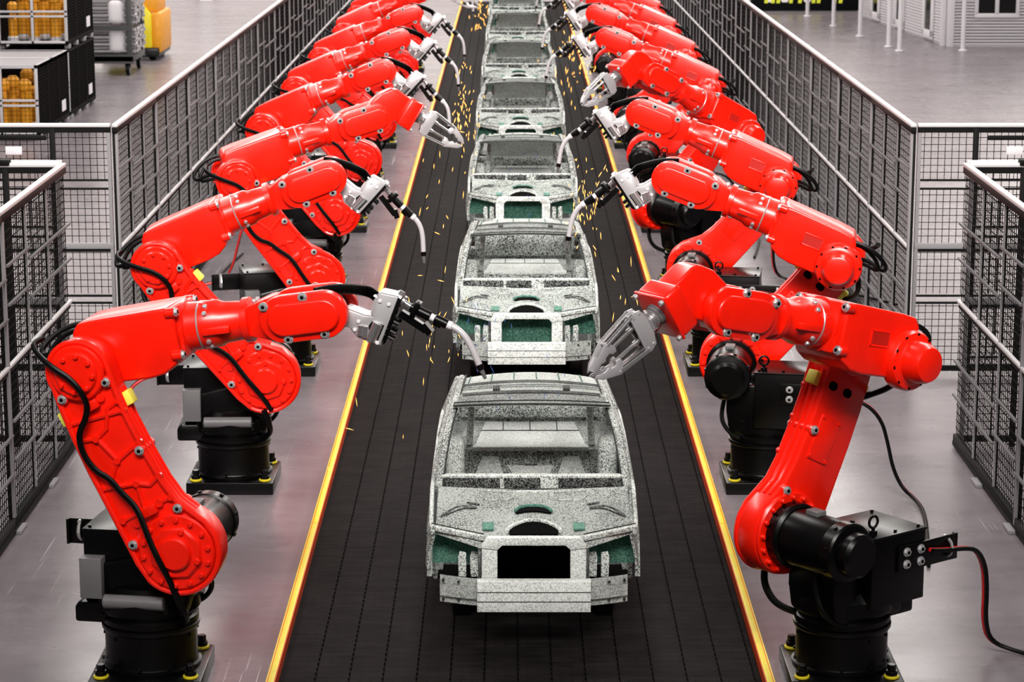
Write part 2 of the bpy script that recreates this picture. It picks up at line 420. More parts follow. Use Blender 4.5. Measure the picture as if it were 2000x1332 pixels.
# forearm: local x runs from the elbow to the wrist
def build_forearm():
    b = MB()
    b.prism([(-.09, .06), (-.075, .24), (-.03, .30), (.10, .315), (.56, .335), (.64, .335), (.665, .30), (.675, .02), (.63, -.07), (.54, -.125), (.42, -.145), (.05, -.145), (-.06, -.08)], -.215, .255, .035, seg=3)
    b.box(.655, .70, -.165, .21, -.03, .33, .02)
    for (x, y, z) in ((.655, -.21, .30), (.655, .25, .30), (.655, -.21, .0), (.655, .25, .0)): b.cyl((x - .04, y, z), (x + .03, y, z), .036, n=12, bev=.006)
    Mx = T(0, YF, OFF) @ RY(PI / 2)
    b.lathe([(.19, .66), (.19, .70), (.172, .705), (.168, .79), (.160, .795), (.160, .80), (.168, .805), (.166, .92), (.145, .96), (.135, 1.10), (.158, 1.105), (.158, 1.15), (.135, 1.158), (.12, 1.16)], Mx, 40)
    b.box(.83, 1.03, -.16, -.10, .10, .15, .01); b.box(.83, 1.03, .14, .20, .10, .15, .01)
    b.prism([(.80, .318), (.98, .285), (1.06, .275), (1.06, .24), (.80, .27)], YF - .06, YF + .06, .01)
    # recessed pocket frame on the motor side
    for q in ((.20, .40, .06, .075), (.20, .40, .165, .18)): b.box(q[0], q[1], .25, .262, q[2], q[3], .003)
    for q in ((.20, .215), (.385, .40)): b.box(q[0], q[1], .25, .262, .06, .18, .003)
    # neck and the two wrist side plates
    b.prism([(1.15, .05), (1.15, .25), (1.30, .30), (1.36, .30), (1.36, .0), (1.30, .0)], YF - .12, YF + .12, .012)
    for s in (-1, 1):
        y0, y1, y2 = YF + s * .10, YF + s * .185, YF + s * .215
        b.prism(stadium(1.42, L3, OFF, .165), min(y0, y1), max(y0, y1), .012)
        b.prism(stadium(1.43, L3, OFF, .115), min(y1, y2) - .005, max(y1, y2), .018, seg=3)
    b.cyl((1.42, YF - .11, OFF), (1.42, YF + .11, OFF), .12, n=24)
    return b.mesh('forearm', M['red'])
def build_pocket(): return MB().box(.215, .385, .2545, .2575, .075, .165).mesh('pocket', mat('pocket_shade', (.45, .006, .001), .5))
def build_seal(): return MB().torus(.166, .007, T(.798, YF, OFF) @ RY(PI / 2), 40, 6).mesh('seal_ring', M['bolt'])
def build_elbow_motor():
    b = MB(); Mm = T(0, 0, 0) @ RX(-PI / 2)
    b.lathe([(.215, .22), (.215, .30), (.20, .325), (.17, .33), (.15, .345), (.14, .44), (.12, .48), (.105, .487)], Mm, 40)
    return b.mesh('elbow_motor', M['red'])
def build_elbow_holes():
    b = MB()
    for i in range(10):
        t = 2 * PI * i / 10 + .3; b.cyl((.188 * math.cos(t), .30, .188 * math.sin(t)), (.188 * math.cos(t), .3275, .188 * math.sin(t)), .014, n=8)
    return b.mesh('screw_hole', M['hole'])
def build_hub(): return MB().cyl((L3, YF - .10, OFF), (L3, YF + .10, OFF), .12, n=24, bev=.01).mesh('wrist_hub', M['black'])
def build_elbow_cable():
    b = MB()
    b.tube([(-.02, .12, .23), (-.14, .14, .25), (-.30, .12, .21), (-.42, .06, .12), (-.40, .0, .06), (-.26, -.06, .10), (-.12, -.12, .06), (-.03, -.19, -.1)], .020, 8, smooth=2)
    b.tube([(-.02, .05, .20), (-.13, .06, .22), (-.26, .06, .18), (-.36, .02, .08), (-.35, -.04, .04), (-.22, -.1, .05), (-.10, -.17, .0), (-.03, -.2, -.12)], .018, 8, smooth=2)
    b.tube([(-.03, .0, .10), (-.16, .05, .0), (-.25, .04, -.12), (-.27, -.10, -.24), (-.24, -.26, -.33), (-.13, -.34, -.40)], .024, 8, smooth=2)
    return b.mesh('elbow_cable', M['rubber'])
WB = [(1.30, .255), (1.585, .29), (1.44, .012), (1.70, .02)]

# welding tool: origin at the wrist axis, local x along the torch
TP = [(0, 0), (37, 6), (73, -8), (92, -10), (87, -3), (96, 22), (106, 36), (141, 28), (102, -65), (58, -48), (46, -32), (20, -24)]
def tpt(dx, dy, a=R(28), s=280.): return ((dx * math.cos(a) - dy * math.sin(a)) / s, (dx * math.sin(a) + dy * math.cos(a)) / s)
def build_tool_bracket():
    b = MB(); P = [tpt(*q) for q in TP]
    b.prism(P, YF - .085, YF - .055, .004); b.prism(P, YF + .055, YF + .085, .004)
    top = [tpt(*q) for q in ((37, 6), (73, -8), (92, -10), (88, -4), (96, 22), (106, 36), (141, 28))]
    for p, q in zip(top, top[1:]):
        b.bar((p[0], YF, p[1]), (q[0], YF, q[1]), .15, .02, (-(q[1] - p[1]), 0, q[0] - p[0]))
    lo = [tpt(*q) for q in ((102, -65), (58, -48), (46, -32))]
    for p, q in zip(lo, lo[1:]): b.bar((p[0], YF, p[1]), (q[0], YF, q[1]), .14, .016, (-(q[1] - p[1]), 0, q[0] - p[0]))
    p0, p1 = tpt(98, 24), tpt(128, 20); b.box(min(p0[0], p1[0]) - .03, max(p0[0], p1[0]), YF - .08, YF + .08, p1[1] - .03, p0[1] + .02, .01)
    b.cyl((0, YF - .10, 0), (0, YF + .10, 0), .09, n=24)
    return b.mesh('tool_bracket', M['silver'])
def build_tool_screw(): return MB().cyl((0, 0, 0), (0, -.012, 0), .014, n=10, bev=.003).mesh('screw', M['white'])
TSCREW = [(106, 22), (123, 15), (62, -18), (54, -34), (80, -56), (97, -60)]
def build_tool_window():
    b = MB(); q = [tpt(*p) for p in ((62, -26), (80, -29), (88, -18), (112, -26), (98, -56), (64, -44))]
    b.prism(q, YF - .088, YF + .088); return b.mesh('window', M['hole'])  # black block stands in for the shade of an opening, nothing is cut
def build_tool_motors():
    b = MB()
    for a, c in (((66, -26), (64, -46)), ((76, -28), (74, -50)), ((100, -22), (84, -56))):
        p, q = tpt(*a), tpt(*c)
        for y in (YF - .075, YF + .075): b.cyl((p[0], y, p[1]), (q[0], y, q[1]), .026 if a[0] < 90 else .04, n=16)
    return b.mesh('drive_cylinder', M['chrome'])
def build_torch_mount():
    b = MB(); A = [tpt(*q) for q in ((141, 28), (104, -66), (112, -62), (146, 22))]
    b.prism(A, YF - .07, YF + .07, .004)
    p, q = tpt(140, -6), tpt(190, -40); b.bar((p[0], YF, p[1]), (q[0], YF, q[1]), .06, .05)
    p, q = tpt(184, -28), tpt(198, -46); b.bar((p[0], YF, p[1]), (q[0], YF, q[1]), .09, .045)
    for u in ((116, -50), (120, -38), (128, -20)):
        p = tpt(*u)
        for y in (YF - .05, YF + .05): b.cyl((p[0] - .03, y, p[1]), (p[0] + .045, y, p[1]), .016, n=8)
    return b.mesh('torch_mount', M['black'])
def build_flange():
    p, q, r, s = tpt(132, 24), tpt(143, 18), tpt(148, 14), tpt(166, 2)
    b = MB(); b.cyl((p[0], YF, p[1]), (q[0], YF, q[1]), .062, n=24, bev=.006); b.cyl((q[0], YF, q[1]), (r[0], YF, r[1]), .045, n=20, bev=.004); b.cyl((r[0], YF, r[1]), (s[0], YF, s[1]), .020, n=14)
    return b.mesh('tool_flange', M['chrome'])
def build_torch_handle():
    b = MB(); a, c, d, e = tpt(160, 5), tpt(198, -14), tpt(206, -18), tpt(231, -30)
    b.cyl((a[0], YF, a[1]), (c[0], YF, c[1]), .034, .036, n=16, bev=.006); b.cyl((d[0], YF, d[1]), (e[0], YF, e[1]), .036, .034, n=16, bev=.006)
    m = tpt(170, 0); b.box(m[0] - .02, m[0] + .02, YF - .05, YF + .05, m[1] - .05, m[1] + .06, .006)
    m = tpt(215, -22); b.box(m[0] - .03, m[0] + .03, YF - .02, YF + .02, m[1] - .045, m[1], .006)
    return b.mesh('torch_handle', M['black'])
def build_torch_joint():
    b = MB(); c, d = tpt(196, -13), tpt(208, -19); b.cyl((c[0], YF, c[1]), (d[0], YF, d[1]), .026, n=14, bev=.003)
    c, d = tpt(229, -29), tpt(240, -33); b.cyl((c[0], YF, c[1]), (d[0], YF, d[1]), .030, n=14, bev=.004)
    return b.mesh('torch_collar', M['white'])
def build_torch_neck():
    q = [tpt(*p) for p in ((236, -31), (252, -40), (266, -55), (277, -76), (285, -97), (290, -110))]
    return MB().tube([(x, YF, z) for x, z in q], .023, 12, smooth=2).mesh('torch_neck', mat('torch_grey', (.58, .56, .58), .4, .2))
def build_nozzle():
    q = [tpt(*p) for p in ((289, -108), (293, -118))]; r = [tpt(*p) for p in ((293, -118), (300, -134))]
    b = MB(); b.cyl((q[0][0], YF, q[0][1]), (q[1][0], YF, q[1][1]), .027, n=12, bev=.003); return b.mesh('nozzle', M['black'])
def build_tip():
    r = [tpt(*p) for p in ((293, -118), (301, -136))]
    return MB().cyl((r[0][0], YF, r[0][1]), (r[1][0], YF, r[1][1]), .018, .011, n=10).mesh('contact_tip', M['grey'])
def build_hose():
    q = [(-.02, .09), (.02, .16), (.10, .19)] ; e = tpt(96, 24)
    P = [(-.14, .06), (-.05, .14), (.06, .20), (.17, .24), (e[0] - .06, e[1] + .01), e]
    pts = [Vector((x, YF, z)) for x, z in P]
    for _ in range(3):
        n = [pts[0]]
        for a, c in zip(pts, pts[1:]): n += [a * .75 + c * .25, a * .25 + c * .75]
        pts = n + [pts[-1]]
    out = []; acc = 0
    for a, c in zip(pts, pts[1:]):
        for k in range(2): out.append(a.lerp(c, k / 2))
    return MB().tube(out, [.040 if i % 2 else .032 for i in range(len(out))], 12).mesh('corrugated_hose', M['rubber'])

# gripper: same origin, local x along the gripping direction
def build_hand():
    b = MB()
    b.prism([(-.13, -.08), (-.14, .12), (-.10, .26), (-.02, .37), (.04, .395), (.28, .385), (.28, .14), (.22, .10), (.13, .0), (.10, -.10), (0, -.14)], YF - .095, YF + .095, .02, seg=3)
    b.box(.215, .365, YF - .15, YF + .15, .07, .405, .028, seg=3)
    return b.mesh('hand', M['red'])
def build_hand_plate():
    b = MB(); b.box(.36, .382, YF - .155, YF + .155, .065, .41, .01); return b.mesh('hand_plate', M['red'])
HSC = [(.382, -.13, .09), (.382, .13, .09), (.382, -.13, .385), (.382, .13, .385)]
GZ = .26
def build_wrist_flange():
    b = MB(); b.lathe([(.105, .48), (.105, .50), (.098, .505), (.098, .53), (.088, .535), (.088, .56)], T(0, YF, GZ) @ RY(PI / 2), 32)
    return b.mesh('wrist_flange', M['grey'])
def build_grip_flange():
    b = MB(); b.lathe([(.10, .56), (.10, .575), (.08, .58), (.08, .60), (.098, .605), (.098, .625)], T(0, YF, GZ) @ RY(PI / 2), 32)
    return b.mesh('gripper_flange', M['chrome'])
def build_palm():
    b = MB(); P = [(.62, -.06), (.66, -.19), (.74, -.215), (.785, -.17), (.785, .17), (.74, .215), (.66, .19), (.62, .06)]
    P = [(x, z + GZ) for x, z in P]
    b.prism(P, YF + .04, YF + .056, .003); b.prism(P, YF - .056, YF - .04, .003)
    for z in (-.13, 0, .13): b.box(.66, .75, YF - .04, YF + .04, GZ + z - .02, GZ + z + .02)
    for x in (.68, .75):
        for z in (-.17, .17): b.cyl((x, YF - .062, GZ + z), (x, YF + .062, GZ + z), .012, n=8)
    return b.mesh('palm', M['silver'])
def build_palm_core(): return MB().box(.64, .77, YF - .036, YF + .036, GZ - .15, GZ + .15, .004).mesh('palm_core', M['black'])
def build_finger(s):
    b = MB()
    for y in (YF - .045, YF + .045):
        b.cyl((.74, y, GZ + s * .185), (1.10, y, GZ + s * .145), .014, n=10); b.cyl((.72, y, GZ + s * .205), (1.10, y, GZ + s * .165), .010, n=8)
    b.cyl((.76, YF, GZ + s * .07), (1.08, YF, GZ + s * .06), .017, n=10); b.cyl((.76, YF, GZ + s * .07), (.84, YF, GZ + s * .07), .026, n=12)
    return b.mesh('finger', M['chrome'])
def build_finger_plate(s):
    b = MB(); P = [(1.05, .04), (1.04, .07), (1.075, .165), (1.10, .18), (1.30, .085), (1.355, .02), (1.33, .012), (1.24, .045), (1.19, .035), (1.17, .06), (1.12, .07), (1.09, .04)]
    P = [(x, GZ + s * z) for x, z in P]
    b.prism(P, YF + .035, YF + .05, .003); b.prism(P, YF - .05, YF - .035, .003)
    b.bar((1.22, YF, GZ + s * .10), (1.34, YF, GZ + s * .035), .075, .014)
    for k in range(5): b.box(1.25 + k * .02, 1.258 + k * .02, YF - .035, YF + .035, GZ + s * .03 - .012, GZ + s * .03 + .012)
    b.cyl((1.10, YF - .055, GZ + s * .15), (1.10, YF + .055, GZ + s * .15), .012, n=8)
    return b.mesh('gripper_jaw', M['silver'])

RB = {}
for nm, fn in dict(plate=build_base_plate, fbolt=build_foot_bolt, washer=build_washer, ped=build_pedestal, turret=build_turret, cover=build_cover, damper=build_damper, dmount=build_damper_mount,
                   eye=build_eyebolt, bracket=build_bracket, clamp=build_clamp, motor=build_motor, plug=build_motor_plug, mcable=build_motor_cable, arm=build_arm, slots=build_arm_slots,
                   stop=build_stop, acable=build_arm_cable, tail=build_tail_cable, fore=build_forearm, pocket=build_pocket, seal=build_seal, emotor=build_elbow_motor, eholes=build_elbow_holes,
                   hub=build_hub, ecable=build_elbow_cable, nut=nut_mesh, screw=screw_mesh, tbracket=build_tool_bracket, tscrew=build_tool_screw, twin=build_tool_window,
                   tmot=build_tool_motors, tmount=build_torch_mount, tflange=build_flange, thandle=build_torch_handle, tjoint=build_torch_joint, tneck=build_torch_neck, nozzle=build_nozzle,
                   tip=build_tip, hose=build_hose, hand=build_hand, hplate=build_hand_plate, wflange=build_wrist_flange, gflange=build_grip_flange, palm=build_palm, pcore=build_palm_core).items():
    RB[nm] = fn()
RB['pred'] = build_power_cable('red'); RB['pblack'] = build_power_cable('black')
RB['f+'] = build_finger(1); RB['f-'] = build_finger(-1); RB['j+'] = build_finger_plate(1); RB['j-'] = build_finger_plate(-1)

XL, XR = -2.583, 2.375
def Yk(k): return 16.85 + 4.865 * k - (.38 if k == 0 else 0)
def make_robot(side, k, phi, a2, a3, tool, at, label, grp):
    phi, a2, a3, at = R(phi), R(a2), R(a3), R(at)
    root = thing('welding_robot' if tool == 'torch' else 'gripper_robot', label, 'robot', T(XL if side == 'L' else XR, Yk(k), 0) @ RZ(0 if side == 'L' else PI), grp)
    fine = k < 5
    P = lambda name, key, Mx=I4, par=root: obj(name, RB[key], par, Mx)
    RPhi = RZ(phi)
    pl = P('base_plate', 'plate')
    for sx in (-1, 1):
        for sy in (-1, 1):
            w = P('washer', 'washer', T(sx * .317, sy * .317, .115), pl); w['label'] = 'yellow washer'
            P('anchor_bolt', 'fbolt', T(sx * .317, sy * .317, .115), pl)
    P('pedestal', 'ped')
    tu = P('turret', 'turret', RPhi)
    P('cover_plate', 'cover', I4, tu); P('damper_mount', 'dmount', I4, tu); P('damper', 'damper', I4, tu); P('eyebolt', 'eye', T(.02, .30, 1.145), tu)
    br = P('cable_bracket', 'bracket', RPhi)
    if fine and (side, k) == ('L', 0): P('cable_clamp', 'clamp', I4, br)
    elif fine:
        for x in (-.36, -.22):
            for z in (.91, 1.0): P('bolt', 'nut', T(x, .40, z) @ RZ(PI), br)
        P('cable_clamp', 'clamp', I4, br)
        c = P('power_cable', 'pred', RPhi); c['label'] = 'red power cable'
        c = P('power_cable', 'pblack', RPhi); c['label'] = 'black power cable'
    mo = P('shoulder_motor', 'motor', RPhi); P('motor_plug', 'plug', I4, mo); P('motor_cable', 'mcable', I4, mo)
    MA = RPhi @ T(SX, 0, SZ) @ RY(PI / 2 - a2)
    ar = P('lower_arm', 'arm', MA); P('cable_slot', 'slots', I4, ar)
    for x, z in NUTS:
        P('bolt', 'nut', T(x, YA0 - .010, z), ar)
        if fine: P('bolt', 'nut', T(x, YA1 + .012, z) @ RZ(PI), ar)
    s = P('bumper_stop', 'stop', T(.195, -.33, 1.10), ar); s['label'] = 'yellow bumper stop'
    s = P('bumper_stop', 'stop', T(-.275, -.33, 1.17), ar); s['label'] = 'yellow bumper stop'
    P('arm_cable', 'acable', MA); P('tail_cable', 'tail', RPhi @ T(SX, 0, SZ))
    t = Vector((math.cos(a2), 0, math.sin(a2))); E = Vector((SX, 0, SZ)) + t * L2
    MF = RPhi @ T(*E) @ RY(-a3)
    fo = P('forearm', 'fore', MF); P('seal_ring', 'seal', I4, fo); P('pocket', 'pocket', I4, fo); P('wrist_hub', 'hub', I4, fo)
    em = P('elbow_motor', 'emotor', MF); P('screw_hole', 'eholes', I4, em)
    P('elbow_cable', 'ecable', MF)
    for x, z in WB:
        P('bolt', 'nut', T(x, YF - .185, z), fo); P('bolt', 'nut', T(x, YF + .185, z) @ RZ(PI), fo)
    if fine:
        for (x, y, z) in ((.685, -.21, .30), (.685, .25, .30), (.685, -.21, 0), (.685, .25, 0)): P('bolt', 'nut', T(x, y, z) @ RZ(PI / 2), fo)
        for a in (35, 55, 125, 145, 215, 235, 305, 325):
            P('screw', 'screw', T(.86, YF + .155 * math.cos(R(a)), OFF + .155 * math.sin(R(a))) @ RX(R(a) - PI / 2), fo)
        for a in (70, 110): P('screw', 'screw', T(1.20, YF + .11 * math.cos(R(a)), OFF + .12 * math.sin(R(a))) @ RX(R(a) - PI / 2), fo)
    W = E + Vector((math.cos(a3), 0, math.sin(a3))) * L3 + Vector((-math.sin(a3), 0, math.cos(a3))) * OFF
    MT = RPhi @ T(*W) @ RY(-at)
    G = T(.38, YF, GZ) @ Matrix.Scale(.74, 4) @ T(-.48, -YF, -GZ)
    if tool == 'torch':
        tb = P('tool_bracket', 'tbracket', MT); P('window', 'twin', I4, tb); P('drive_cylinder', 'tmot', I4, tb)
        if fine:
            for q in TSCREW:
                x, z = tpt(*q); P('screw', 'tscrew', T(x, YF - .085, z), tb); P('screw', 'tscrew', T(x, YF + .085, z) @ RZ(PI), tb)
        P('torch_mount', 'tmount', MT); P('tool_flange', 'tflange', MT)
        h = P('torch_handle', 'thandle', MT); P('torch_collar', 'tjoint', I4, h)
        n = P('torch_neck', 'tneck', MT); P('nozzle', 'nozzle', I4, n); P('contact_tip', 'tip', I4, n)
        P('corrugated_hose', 'hose', MT)
    else:
        h = P('hand', 'hand', MT); P('hand_plate', 'hplate', I4, h)
        if fine:
            for (x, y, z) in HSC: P('screw', 'screw', T(x, YF + y, z) @ RY(PI / 2), h)
        P('wrist_flange', 'wflange', MT @ G); P('gripper_flange', 'gflange', MT @ G)
        p = P('palm', 'palm', MT @ G); P('palm_core', 'pcore', I4, p)
        for q in '+-':
            f = P('finger', 'f' + q, MT @ G); P('gripper_jaw', 'j' + q, I4, f)
    return root
NR = 10
spec = {('L', 0): (-9.1, 118.2, 8.5, 'torch', -26), ('L', 1): (1.5, 132.6, 21, 'torch', -47), ('L', 2): (12.8, 127.3, 15.7, 'grip', -33), ('L', 3): (-5, 131.8, 20.9, 'torch', -48),
        ('L', 6): (2, 131, 22, 'grip', -30), ('R', 0): (36.8, 117.2, 12.9, 'grip', -32), ('R', 1): (-9, 133.3, 20.8, 'torch', -39), ('R', 3): (33, 139, 25, 'grip', -32)}
for side in 'LR':
    sd = 'left' if side == 'L' else 'right'
    for k in range(NR):
        sp = spec.get((side, k), ((-2 if side == 'L' else -9.), 132.5, 21.3, 'torch', -46 if side == 'L' else -40))
        tl = 'silver welding torch' if sp[3] == 'torch' else 'silver two-finger gripper'
        if k == 0: lab = f'nearest red robot arm of the {sd} row, with a {tl}'
        elif k == NR - 1: lab = f'farthest red robot arm of the {sd} row, small at the top edge'
        else: lab = f'{ORD[k]} red robot arm from the front, {sd} row, with a {tl}'
        make_robot(side, k, *sp, lab, f'red robots along the {sd} side of the conveyor')
# ------------------------------------------------------------------ car bodies
CX = .17
def bl(v, tab):
    for (a, b), (c, d) in zip(tab, tab[1:]):
        if v <= c: return b + (d - b) * (v - a) / (c - a) if v > a else b
    return tab[-1][1]
BELT_Z = [(.28, .83), (.45, .87), (.7, .90), (1.05, .96), (1.9, 1.0), (2.6, 1.03), (3.2, 1.04), (3.9, 1.0), (4.15, .90)]
BELT_X = [(.28, .765), (.45, .785), (1.05, .795), (1.9, .79), (2.6, .785), (3.2, .775), (3.9, .745), (4.15, .70)]
FW, RW, WZ, WR = .70, 3.42, .43, .36
def car_parts():
    out = []
    A = lambda name, mb, m, par=None, label=None: out.append((name, mb.mesh(name, M[m]), par, label))
    # front bumper beam: two bent flanges, a channel between, a doubling plate in the middle
    b = MB()
    def beam(z0, z1, y, th):
        def fn(u, v):
            x = -.70 + 1.4 * u; return Vector((x, y + .16 * abs(x / .7) ** 2.2, z0 + (z1 - z0) * v))
        b.grid(fn, 28, 1, th)
    beam(.34, .405, .03, .02); beam(.405, .485, .0, .03); beam(.485, .55, .03, .02)
    for z in (.40, .405, .485, .49): beam(z - .003, z + .003, .0, .05)
    A('bumper_beam', b, 'pale')
    b = MB(); b.box(-.42, .42, -.03, -.012, .325, .555, .004); b.box(-.42, .42, -.03, .06, .548, .558, .002)
    A('beam_plate', b, 'pale', 'bumper_beam')
    b = MB()
    for z in (.478, .405): b.box(-.42, .42, -.032, -.028, z - .003, z + .003)
    for s in (-1, 1):
        for z in (.372, .52): b.cyl((s * .675, .12, z), (s * .675, .16, z), .010, n=8)
        for z in (.375, .515): b.box(s * .56 - .01, s * .56 + .01, .10, .127, z - .004, z + .004)
    A('beam_seam', b, 'seam', 'bumper_beam')
    # radiator support frame
    b = MB()
    for s in (-1, 1): b.prism([(s * .27, .50), (s * .388, .50), (s * .388, .80), (s * .34, .865), (s * .27, .80)], .10, .16, .006)
    b.prism([(-.39, .78), (-.34, .86), (.34, .86), (.39, .78), (.27, .765), (.235, .80), (-.235, .80), (-.27, .765)], .09, .155, .006)
    A('radiator_support', b, 'pale')
    for s in (-1, 1):
        b = MB(); b.bar((s * .37, .14, .845), (s * .765, .34, .87), .05, .035, bev=.004); b.bar((s * .385, .13, .79), (s * .76, .36, .845), .02, .04)
        A('apron_brace', b, 'shell')
        b = MB(); b.bar((s * .37, .165, .868), (s * .765, .365, .893), .008, .006)
        A('brace_seam', b, 'seam', 'apron_brace')
    # inner wheel arches and their lips
    for s in (-1, 1):
        b = MB()
        def arch(u, v): t = PI * (.86 - .72 * u); return Vector((s * (.42 + .345 * v), FW + WR * .97 * math.cos(t), WZ + WR * .97 * math.sin(t)))
        b.grid(arch, 20, 3, .012)
        b.grid(lambda u, v: Vector((s * .43, FW - .30 + .60 * u, WZ + .15 + v * (.19 * math.sin(PI * (.02 + .96 * u))))), 12, 2, .01)
        A('wheel_arch', b, 'green', None, 'dark green inner wheel arch')
        b = MB()
        def lip(u, v): t = PI * (.95 - .90 * u); return Vector((s * (.762 + .04 * v - .03 * u * 0), FW + (WR + .012) * math.cos(t), WZ + (WR + .012) * math.sin(t)))
        b.grid(lip, 24, 1, .022); A('arch_lip', b, 'shell')
        b = MB()
        for x in (.415, .505): b.prism([(s * x, .50), (s * (x + .058), .50), (s * (x + .062), .66), (s * (x + .05), .70), (s * x, .69)], .28, .295, .006)
        A('mounting_tab', b, 'shell')
    # sculpted bulkhead between the front frame and the windscreen
    def bay(u, v):
        x = -.735 + 1.47 * u; y0 = .17 + .21 * min(1, max(0, abs(x) - .30) / .43); y = y0 + (1.06 - y0) * v
        z = .80 + .155 * v + .03 * abs(x) / .7
        z += .05 * math.exp(-(x / .17) ** 2 - ((y - .52) / .22) ** 2) - .02 * math.exp(-(x / .10) ** 2 - ((y - .95) / .15) ** 2)
        for s in (-1, 1):
            z += .045 * math.exp(-((x - s * .55) / .13) ** 2 - ((y - .60) / .16) ** 2) - .03 * math.exp(-((x - s * .33) / .07) ** 2 - ((y - .55) / .25) ** 2)
            z -= .018 * math.exp(-((x - s * .27) / .12) ** 4 - ((y - .93) / .07) ** 4)
        return Vector((x, y, z))
    b = MB(); b.grid(bay, 70, 34, .012); A('bulkhead', b, 'shell')
    def on_bay(x, y):
        u = (x + .735) / 1.47; y0 = .17 + .21 * min(1, max(0, abs(x) - .30) / .43); return bay(u, (y - y0) / (1.06 - y0))
    b = MB()
    for s in (-1, 1):
        o = [(.15, 1.0), (.15, .92), (.20, .86), (.36, .86), (.42, .92), (.42, 1.0), (.15, 1.0)]
        b.tube([on_bay(s * x, y) + Vector((0, 0, .011)) for x, y in o], .0045, 6)
    A('bulkhead_rib', b, 'shell', 'bulkhead')
    for s in (-1, 1):
        for (x, y, rx, ry, a) in ((.565, .62, .15, .030, -.42), (.46, .76, .05, .012, .1)):
            b = MB(); p = []
            for i in range(20):
                t = 2 * PI * i / 20; px, py = rx * math.cos(t), ry * math.sin(t)
                p.append((s * (x + px * math.cos(a) - py * math.sin(a)), y - (px * math.sin(a) + py * math.cos(a)) * -1))
            c = [on_bay(*q) + Vector((0, 0, .013)) for q in p]; n = len(c)
            b.raw(c + [q - Vector((0, 0, .008)) for q in c], [tuple(range(n))] + [(i, i + n, (i + 1) % n + n, (i + 1) % n) for i in range(n)])
            A('strut_slot', b, 'shelldark', 'bulkhead')
    b = MB()
    def patch(cx, cy, rx, ry, lift, n=24, half=False):
        p = [(cx + rx * math.cos(2 * PI * i / n), cy + ry * (math.sin(2 * PI * i / n) if not half else max(-.25, math.sin(2 * PI * i / n)))) for i in range(n)]
        c = [on_bay(*q) + Vector((0, 0, lift)) for q in p]
        b.raw(c + [q - Vector((0, 0, .01)) for q in c], [tuple(range(n))] + [(i, i + n, (i + 1) % n + n, (i + 1) % n) for i in range(n)])
    patch(0, .585, .135, .085, .016, half=True); patch(0, .285, .185, .115, .016, half=True)
    A('tunnel_hole', b, 'hole', 'bulkhead')
    b = MB()
    b.tube([on_bay(.20 * math.cos(t), .285 + .135 * math.sin(t)) + Vector((0, 0, .018)) for t in [PI * i / 16 for i in range(17)]], .016, 8)
    A('tunnel_rim', b, 'shell', 'bulkhead')
    b = MB(); b.tube([on_bay(.135 * math.cos(t), .59 + .10 * math.sin(t)) + Vector((0, 0, .018)) for t in [PI * i / 12 for i in range(13)]], .014, 8)
    for s in (-1, 1):
        c = [on_bay(s * x, y) + Vector((0, 0, .015)) for x, y in ((.30, .36), (.385, .36), (.385, .47), (.30, .50))]
        b.raw(c + [q - Vector((0, 0, .01)) for q in c], [(0, 1, 2, 3), (0, 4, 5, 1), (1, 5, 6, 2), (2, 6, 7, 3), (3, 7, 4, 0)])
    A('bulkhead_patch', b, 'green', 'bulkhead', 'green window in the bulkhead')
    # cowl: dark recessed band with pale lips
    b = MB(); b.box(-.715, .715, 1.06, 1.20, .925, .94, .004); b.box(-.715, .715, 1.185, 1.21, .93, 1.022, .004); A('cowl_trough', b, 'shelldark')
    b = MB(); b.box(-.72, .72, 1.035, 1.07, .935, .955, .005); b.box(-.72, .72, 1.18, 1.26, 1.018, 1.038, .006); b.box(-.255, -.225, 1.178, 1.20, .935, 1.02); b.box(.06, .20, 1.178, 1.20, .935, 1.02)
    A('cowl_lip', b, 'shell')
    # outer sides
    for s in (-1, 1):
        bm = bmesh.new(); nu, nv = 78, 14; g = []
        for i in range(nu + 1):
            y = .30 + 3.85 * i / nu; row = []
            zt, xt = bl(y, BELT_Z), bl(y, BELT_X)
            for j in range(nv + 1):
                z = .28 + (zt - .28) * j / nv; t = (z - .28) / (zt - .28)
                row.append(bm.verts.new((s * (xt - .03 + .05 * math.sin(PI * min(1, t * 1.05) * .93) - .012 * t), y, z)))
            g.append(row)
        for i in range(nu):
            for j in range(nv):
                c = (g[i][j].co + g[i + 1][j + 1].co) / 2
                if (c.y - FW) ** 2 + (c.z - WZ) ** 2 < WR ** 2 or (c.y - RW) ** 2 + (c.z - WZ) ** 2 < WR ** 2: continue
                if c.y < 1.04 and c.z < .56: continue
                bm.faces.new((g[i][j], g[i + 1][j], g[i + 1][j + 1], g[i][j + 1]))
        bmesh.ops.delete(bm, geom=[v for v in bm.verts if not v.link_faces], context='VERTS')
        bmesh.ops.solidify(bm, geom=bm.faces[:], thickness=.02)
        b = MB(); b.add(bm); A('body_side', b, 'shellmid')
        b = MB()
        b.tube([(s * (bl(y, BELT_X) - .012), y, bl(y, BELT_Z) + .004) for y in [.30 + .11 * i for i in range(36)]], .017, 8)
        A('belt_flange', b, 'shell', 'body_side')
        b = MB()  # pillars and roof rail
        rail = [(.735, 1.08, .955), (.715, 1.45, 1.11), (.675, 1.90, 1.265), (.645, 2.2, 1.315), (.615, 2.8, 1.345), (.59, 3.35, 1.335), (.61, 3.75, 1.19), (.66, 4.05, 1.0)]
        b.tube([(s * x, y, z) for x, y, z in rail], .036, 10, smooth=2); b.tube([(s * (x + .045), y + .03, z - .04) for x, y, z in rail[:-1]], .022, 8, smooth=2)
